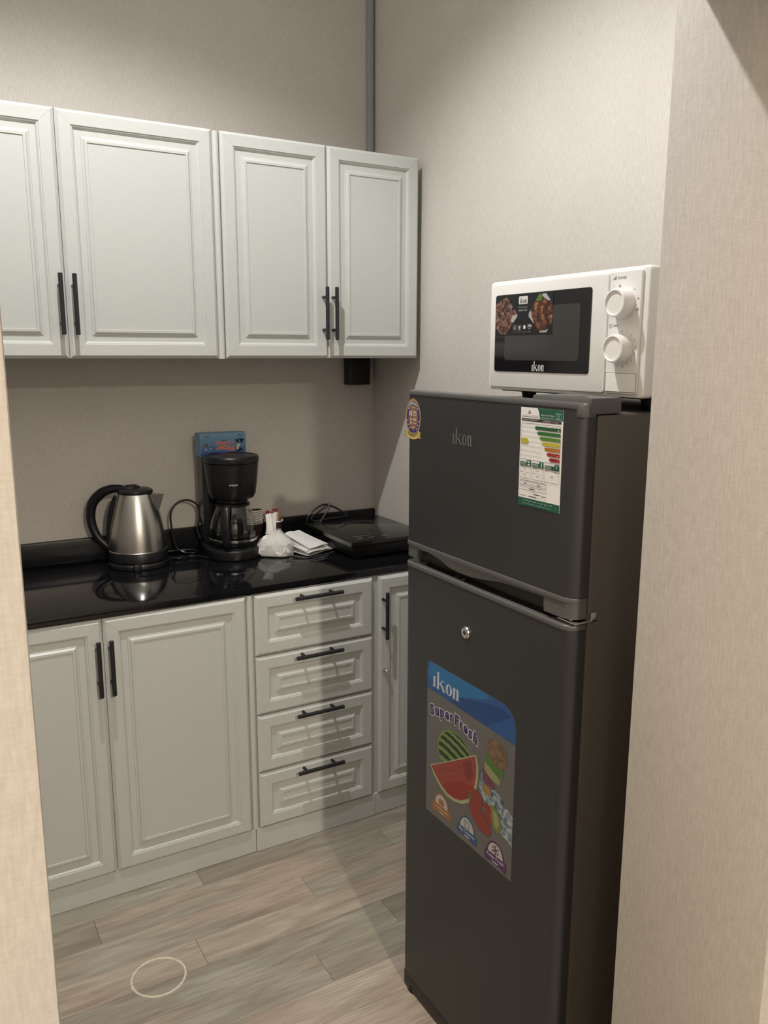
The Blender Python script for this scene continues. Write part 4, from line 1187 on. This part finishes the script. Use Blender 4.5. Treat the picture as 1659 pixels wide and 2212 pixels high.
# --- carton of coffee filters lying on the coffee maker
BX0, BX1, BY0, BY1, BZ0, BZ1 = -0.7395, -0.5735, -0.0800 - 0.0260, -0.050, 1.2185, 1.3000
bx = thing('filter_carton', 'small blue carton with orange lettering upside down, on the coffee maker', 'box', (-0.656, -0.08, BZ0))
MB().box((BX0, BY0, BZ0), (BX1, BY1, BZ1), 0.0012, 1).build('carton', M['boxblue'], bx)
P = Print(lambda u, v, l: (BX0 + u * (BX1 - BX0), BY0 - 0.0003 - l, BZ0 + v * (BZ1 - BZ0)))
P.grad(0.012, 0.02, 0.985, 0.98, (0.025, 0.085, 0.31), (0.20, 0.36, 0.50), 9).up()
org = (0.75, 0.20, 0.11)
P.text('COFFEE', 0.33, 0.50, 0.40, 0.15, org, 0.03, flip=True)
P.text('Filter', 0.34, 0.22, 0.40, 0.24, org, 0.03, flip=True)
P.rect(0.46, 0.67, 0.59, 0.69, (0.05, 0.06, 0.12))
P.poly([(0.76, 0.71), (0.86, 0.74), (0.955, 0.71), (0.94, 0.62), (0.885, 0.52), (0.835, 0.52), (0.775, 0.62)], (0.008, 0.012, 0.055))
P.poly([(0.78, 0.22), (0.85, 0.34), (0.93, 0.32), (0.925, 0.27), (0.855, 0.17), (0.80, 0.18)], (0.008, 0.012, 0.055)).up()
P.poly([(0.80, 0.48), (0.83, 0.56), (0.865, 0.50), (0.87, 0.42), (0.84, 0.36), (0.835, 0.26), (0.79, 0.26), (0.785, 0.38)], (0.55, 0.53, 0.36))
P.line(0.835, 0.71, 0.88, 0.52, 0.015, (0.35, 0.38, 0.42))
P.poly([(0.08, 0.57), (0.17, 0.57), (0.165, 0.45), (0.14, 0.40), (0.10, 0.42)], (0.13, 0.13, 0.09))
P.rect(0.18, 0.55, 0.30, 0.57, (0.22, 0.29, 0.38)); P.rect(0.20, 0.48, 0.27, 0.52, (0.18, 0.24, 0.30))
P.poly([(0.205, 0.42), (0.255, 0.42), (0.24, 0.28), (0.21, 0.31)], (0.02, 0.03, 0.08)); P.ell(0.225, 0.35, 0.018, 0.035, (0.6, 0.6, 0.6), 10)
P.ell(0.12, 0.32, 0.03, 0.04, (0.35, 0.4, 0.45), 12)
P.rect(0.08, 0.86, 0.21, 0.885, (0.07, 0.11, 0.17)); P.rect(0.12, 0.80, 0.20, 0.825, (0.07, 0.11, 0.17))
P.rect(0.82, 0.885, 0.95, 0.91, (0.05, 0.16, 0.14)); P.rect(0.82, 0.83, 0.92, 0.86, (0.06, 0.10, 0.16))
P.build('print', bx)

# --- paper cups
def cup(loc, label, group):
    t_ = thing('paper_cup', label, 'cup', loc, group)
    x, y, z = loc
    MB().lathe([(0, z + 0.004), (0.0235, z + 0.004), (0.0240, z), (0.0245, z), (0.0335, z + 0.0825), (0.0330, z + 0.0825), (0.0241, z + 0.006), (0, z + 0.006)], (x, y, 0), 40).build('cup_wall', M['cupbrown'], t_)
    MB().lathe([(0.0332, z + 0.0810), (0.0352, z + 0.0815), (0.0358, z + 0.0835), (0.0352, z + 0.0855), (0.0328, z + 0.0858), (0.0322, z + 0.0835), (0.0332, z + 0.0810)], (x, y, 0), 40).build('rim', M['cupwhite'], t_)
    return t_
base = (-0.537, -0.062, ZC)
grp = 'paper cups nested in one stack'
first = cup(base, 'bottom cup of the nested brown paper cup stack beside the coffee maker', grp)
def clone(root, loc, label):
    r = root.copy(); COL.objects.link(r); r.location = loc; r['label'] = label
    for ch in root.children:
        k = ch.copy(); COL.objects.link(k); k.parent = r
    return r
ordn = ['second', 'third', 'fourth', 'fifth', 'sixth', 'seventh', 'eighth']
for i in range(7):
    lab = (ordn[i] + ' paper cup up from the bottom of the nested stack') if i < 6 else 'topmost paper cup of the nested stack beside the coffee maker'
    clone(first, (base[0] + 0.0006 * ((i * 5) % 3 - 1), base[1], ZC + 0.0066 * (i + 1)), lab)
c2 = clone(first, (-0.4600, -0.066, ZC + 0.0), 'single brown paper cup holding red sachets, right of the cup stack')
del c2['group']
# sachets standing in that cup
def sachet(x, y, z, w_, h_, rot, tilt, mt, label):
    t_ = tag(MB().lathe([(0, -h_ / 2)] + [(0.5, -h_ / 2 + 0.0004)] + [(0.5 + 0.0, h_ / 2 * f) for f in (-0.8, -0.3, 0.3, 0.8)] + [(0.5, h_ / 2 - 0.0004), (0, h_ / 2)], (0, 0, 0), 24).build('sachet', mt), label, 'sachet', 'sachets in the paper cup')
    me = t_.data
    for v in me.vertices:
        f = 1 - (abs(v.co.z) / (h_ / 2)) ** 3
        v.co.x *= w_; v.co.y *= 0.0012 + 0.006 * f
    t_.rotation_euler = (tilt[0], tilt[1], rot); t_.location = (x, y, z)
    return t_
sachet(-0.4790, -0.060, 0.965, 0.017, 0.075, 0.3, (0.05, -0.12), M['red'], 'red sachet leaning at the left rim of the single cup')
sachet(-0.4560, -0.076, 0.960, 0.018, 0.070, 0.1, (-0.06, 0.05), M['cupwhite'], 'pale sachet standing in the middle of the single cup')
sachet(-0.4440, -0.062, 0.958, 0.018, 0.072, -0.5, (0.03, 0.10), M['amber'], 'amber and red sachet at the right rim of the single cup')
rcp = MB().box((-0.4620, -0.067, 0.9990), (-0.4420, -0.059, 1.0075), 0.002).box((-0.4545, -0.066, 0.960), (-0.4495, -0.060, 1.000), 0.001)
tag(rcp.build('clip', M['red']), 'small red plastic clip sticking up from the single cup', 'clip')

# --- knotted plastic bag of tissues
from mathutils import noise as mn
bag = thing('plastic_bag', 'clear plastic bag of white tissues with its neck folded upright, beside the carafe', 'bag', (-0.532, -0.255, ZC))
def blob(cx, cy, prof, amp, freq, seed, n=40, sx=1.0, sy=1.0, rot=0.0):
    mb = MB()
    rings = []
    for r, z in prof:
        ring = []
        for i in range(n):
            a = 2 * pi * i / n
            k = 1 + amp * mn.noise(Vector((cos(a) * freq + seed, sin(a) * freq, z * 45)))
            # squared-off section
            sq = 1 / (abs(cos(a)) ** 3 + abs(sin(a)) ** 3) ** (1 / 3)
            x, y = r * k * sq * cos(a) * sx, r * k * sq * sin(a) * sy
            ring.append(mb.bm.verts.new((cx + x * cos(rot) - y * sin(rot), cy + x * sin(rot) + y * cos(rot), z + (0.004 * mn.noise(Vector((a * 3, z * 30, seed))) if z > ZC + 0.006 else 0))))
        rings.append(ring)
    for a_, b_ in zip(rings, rings[1:]):
        for i in range(n):
            mb.bm.faces.new((a_[i], a_[(i + 1) % n], b_[(i + 1) % n], b_[i]))
    mb.bm.faces.new(rings[0][::-1]); mb.bm.faces.new(rings[-1])
    return mb
prof = [(0.036, ZC + 0.0004), (0.047, ZC + 0.004), (0.0505, ZC + 0.014), (0.0510, ZC + 0.028), (0.0490, ZC + 0.044), (0.0430, ZC + 0.056), (0.0340, ZC + 0.066), (0.0245, ZC + 0.076), (0.0185, ZC + 0.086), (0.0165, ZC + 0.092)]
blob(-0.532, -0.255, prof, 0.17, 2.2, 3.1, sx=1.22, sy=0.80, rot=-0.52).build('film', M['film'], bag, angle=22)
profi = [(r * 0.93, ZC + 0.0015 + (z - ZC) * 0.95) for r, z in prof]
blob(-0.533, -0.254, profi, 0.26, 3.0, 9.7, sx=1.18, sy=0.78, rot=-0.52).build('tissues', M['paper'], bag, angle=22)
nk = MB()
rows = []
for j in range(9):
    t_ = j / 8
    z = ZC + 0.080 + 0.070 * t_
    row_ = []
    for i in range(13):
        s_ = i / 12 - 0.5
        wd = 0.040 - 0.006 * sin(pi * t_)
        bulge = 0.005 * sin(s_ * 9 + t_ * 3) + 0.003 * mn.noise(Vector((s_ * 9, t_ * 5, 2)))
        p = Vector((-0.548, -0.255, z + 0.004 * s_)) + R_ * (s_ * wd + 0.004 * t_) + Vector((0.5, 0.865, 0)) * (bulge - 0.004)
        row_.append(p)
    rows.append(row_)
def thick(mb, rows, nrm, th):
    A = [[mb.bm.verts.new(p) for p in r] for r in rows]
    B = [[mb.bm.verts.new(p + nrm * th) for p in r] for r in rows]
    nj, ni = len(rows), len(rows[0])
    for j in range(nj - 1):
        for i in range(ni - 1):
            mb.bm.faces.new((A[j][i], A[j][i + 1], A[j + 1][i + 1], A[j + 1][i]))
            mb.bm.faces.new((B[j][i], B[j + 1][i], B[j + 1][i + 1], B[j][i + 1]))
    for j in range(nj - 1):
        mb.bm.faces.new((A[j][0], A[j + 1][0], B[j + 1][0], B[j][0])); mb.bm.faces.new((A[j][-1], B[j][-1], B[j + 1][-1], A[j + 1][-1]))
    for i in range(ni - 1):
        mb.bm.faces.new((A[0][i], B[0][i], B[0][i + 1], A[0][i + 1])); mb.bm.faces.new((A[-1][i], A[-1][i + 1], B[-1][i + 1], B[-1][i]))
thick(nk, rows, Vector((0.5, 0.865, 0)), 0.004)
nk.build('neck', M['paper'], bag, angle=60)
lb = MB()
rows = [[Vector((-0.5120, -0.3060, ZC + 0.018 + 0.030 * j / 4)) + R_ * (0.030 * (i / 5 - 0.5)) + Vector((0.5, 0.865, 0)) * (0.0015 * sin(i * 1.7 + j) + 0.006 * j / 4) for i in range(6)] for j in range(5)]
thick(lb, rows, Vector((0.5, 0.865, 0)), 0.0006)
lb.build('label_flap', mat('silver_label', (0.42, 0.41, 0.41), 0.3, 0.3), bag, angle=60)

# --- pile of folded napkins, each a sheet folded over and sagging towards the front
NB = Vector((-0.418, -0.235, 0))
ax_l = Vector((-0.36, 0.93, 0)).normalized()
ax_w = Vector((0.93, 0.36, 0)).normalized()
def napkin(k, label):
    mb = MB()
    ln, wd = 0.152 - 0.004 * k, 0.092 - 0.003 * k
    rows = []
    for j in range(15):
        t_ = j / 14
        row_ = []
        for i in range(11):
            s_ = i / 10 - 0.5
            rise = 0.0045 * k + (0.0035 * k + 0.004) * t_ ** 0.8 + 0.012 * t_ * t_ * (k / 5)
            sag = 0.0016 * sin(6 * s_ + k * 1.3 + 3 * t_) + 0.0012 * mn.noise(Vector((s_ * 7, t_ * 7, k * 3.3)))
            edge = -0.0022 * k * max(0, abs(s_) * 2 - 0.75) * 4 * 0.5
            z = ZC + 0.0028 + rise + max(-0.0018, sag + edge)
            skew = (0.045 if k < 2 else 0.0) * max(0, s_ + 0.1) * (1 - t_)
            p = NB + ax_l * ((t_ - 0.5) * ln + 0.008 * sin(k * 2.1)) + ax_w * (s_ * wd * (1.25 - 0.3 * t_) + 0.006 * sin(k * 1.7) + skew)
            row_.append(Vector((p.x, p.y, z)))
        rows.append(row_)
    thick(mb, rows, Vector((0, 0, 1)), 0.0026)
    return tag(mb.build('paper_napkin', M['paper'], angle=70), label, 'napkin', 'folded napkins in one pile')
names = ['bottom folded white napkin of the pile beside the plastic bag', 'second napkin from the bottom of the white napkin pile', 'third napkin from the bottom of the white napkin pile',
         'fourth napkin from the bottom of the white napkin pile', 'fifth napkin from the bottom of the white napkin pile', 'topmost rumpled white napkin of the pile on the worktop']
for k in range(6): napkin(k, names[k])

# --- induction cooktop
ck = thing('induction_cooktop', 'flat black portable induction cooktop in the corner of the worktop', 'cooktop', (-0.185, -0.275, ZC))
MB().box((-0.325, -0.445, ZC + 0.006), (-0.040, -0.105, 0.928), 0.006).build('body', M['blackplastic'], ck)
for x, y in ((-0.30, -0.42), (-0.065, -0.42), (-0.30, -0.13), (-0.065, -0.13)):
    MB().lathe([(0, ZC), (0.012, ZC), (0.012, ZC + 0.0065), (0, ZC + 0.0065)], (x, y, 0), 16).build('foot', M['blackplastic'], ck)
tp = MB().box((-0.343, -0.466, 0.9282), (-0.024, -0.084, 0.9455), 0.003)
tp.build('top_plate', M['ceramic'], ck)
MB().box((-0.3445, -0.464, 0.9295), (-0.3425, -0.250, 0.9435), 0.0005, 1).build('side_trim', M['trimmetal'], ck)
P = Print(lambda u, v, l: (u, v, 0.9457 + l))
gm = (0.16, 0.15, 0.135)
P.ring(-0.18, -0.255, 0.100, 0.100, 0.0022, gm, 56); P.ring(-0.18, -0.255, 0.116, 0.116, 0.0016, gm, 56, a0=radians(-75), a1=radians(110))
P.line(-0.215, -0.238, -0.150, -0.232, 0.002, gm); P.line(-0.18, -0.255, -0.165, -0.335, 0.002, gm)
P.build('ring_marking', ck)
P = Print(lambda u, v, l: (u, v, 0.9457 + l))
P.line(-0.335, -0.385, -0.04, -0.385, 0.0018, gm); P.rect(-0.30, -0.392, -0.235, -0.3885, gm)
for x in (-0.300, -0.255, -0.205): P.rect(x, -0.424, x + 0.024, -0.416, gm)
P.build('control_marking', ck)
lead([(-0.245, -0.104, 0.900), (-0.262, -0.075, 0.905), (-0.300, -0.062, 0.915), (-0.322, -0.060, 0.930), (-0.315, -0.060, 0.964), (-0.280, -0.055, 0.990), (-0.240, -0.055, 1.002), (-0.192, -0.058, 0.982), (-0.157, -0.068, 0.955), (-0.178, -0.080, 0.951), (-0.240, -0.082, 0.951),
      (-0.290, -0.070, 0.945), (-0.306, -0.064, 0.955), (-0.280, -0.060, 0.972), (-0.246, -0.062, 0.994), (-0.232, -0.070, 1.004), (-0.247, -0.078, 0.978), (-0.290, -0.095, 0.935), (-0.330, -0.115, 0.900), (-0.350, -0.130, 0.8845), (-0.360, -0.15, 0.8842)], ck, 0.0036)

# --- black box on the wall under the cabinet
bb = thing('wall_box', 'small black box fixed to the wall under the narrow wall cabinet', 'box', (-0.083, -0.025, 1.455))
MB().box((-0.130, -0.045, 1.4530), (-0.037, -0.0005, 1.5545), 0.004, 3).build('housing', M['blackplastic'], bb)
MB().box((-0.124, -0.0470, 1.4590), (-0.043, -0.0448, 1.5470), 0.001, 1).build('cover', M['glossblack'], bb)

# --- round floor cover ringed with pale caulk
rg = MB()
n = 72
rings = []
for i in range(n):
    a = 2 * pi * i / n
    wob = 0.0012 * mn.noise(Vector((cos(a) * 4, sin(a) * 4, 1)))
    rings.append([rg.bm.verts.new((-1.174 + r * cos(a), -0.967 + r * sin(a), z)) for r, z in ((0.0640 - wob, 0.0003), (0.0652, 0.0018), (0.0685 + wob, 0.0020), (0.0702 + wob * 1.5, 0.0003))])
for i in range(n):
    a_, b_ = rings[i], rings[(i + 1) % n]
    for k in range(3): rg.bm.faces.new((a_[k], a_[k + 1], b_[k + 1], b_[k]))
tag(rg.build('caulk_ring', M['caulk']), 'pale caulk ring round a circular cut in the floor planks', 'caulk ring')
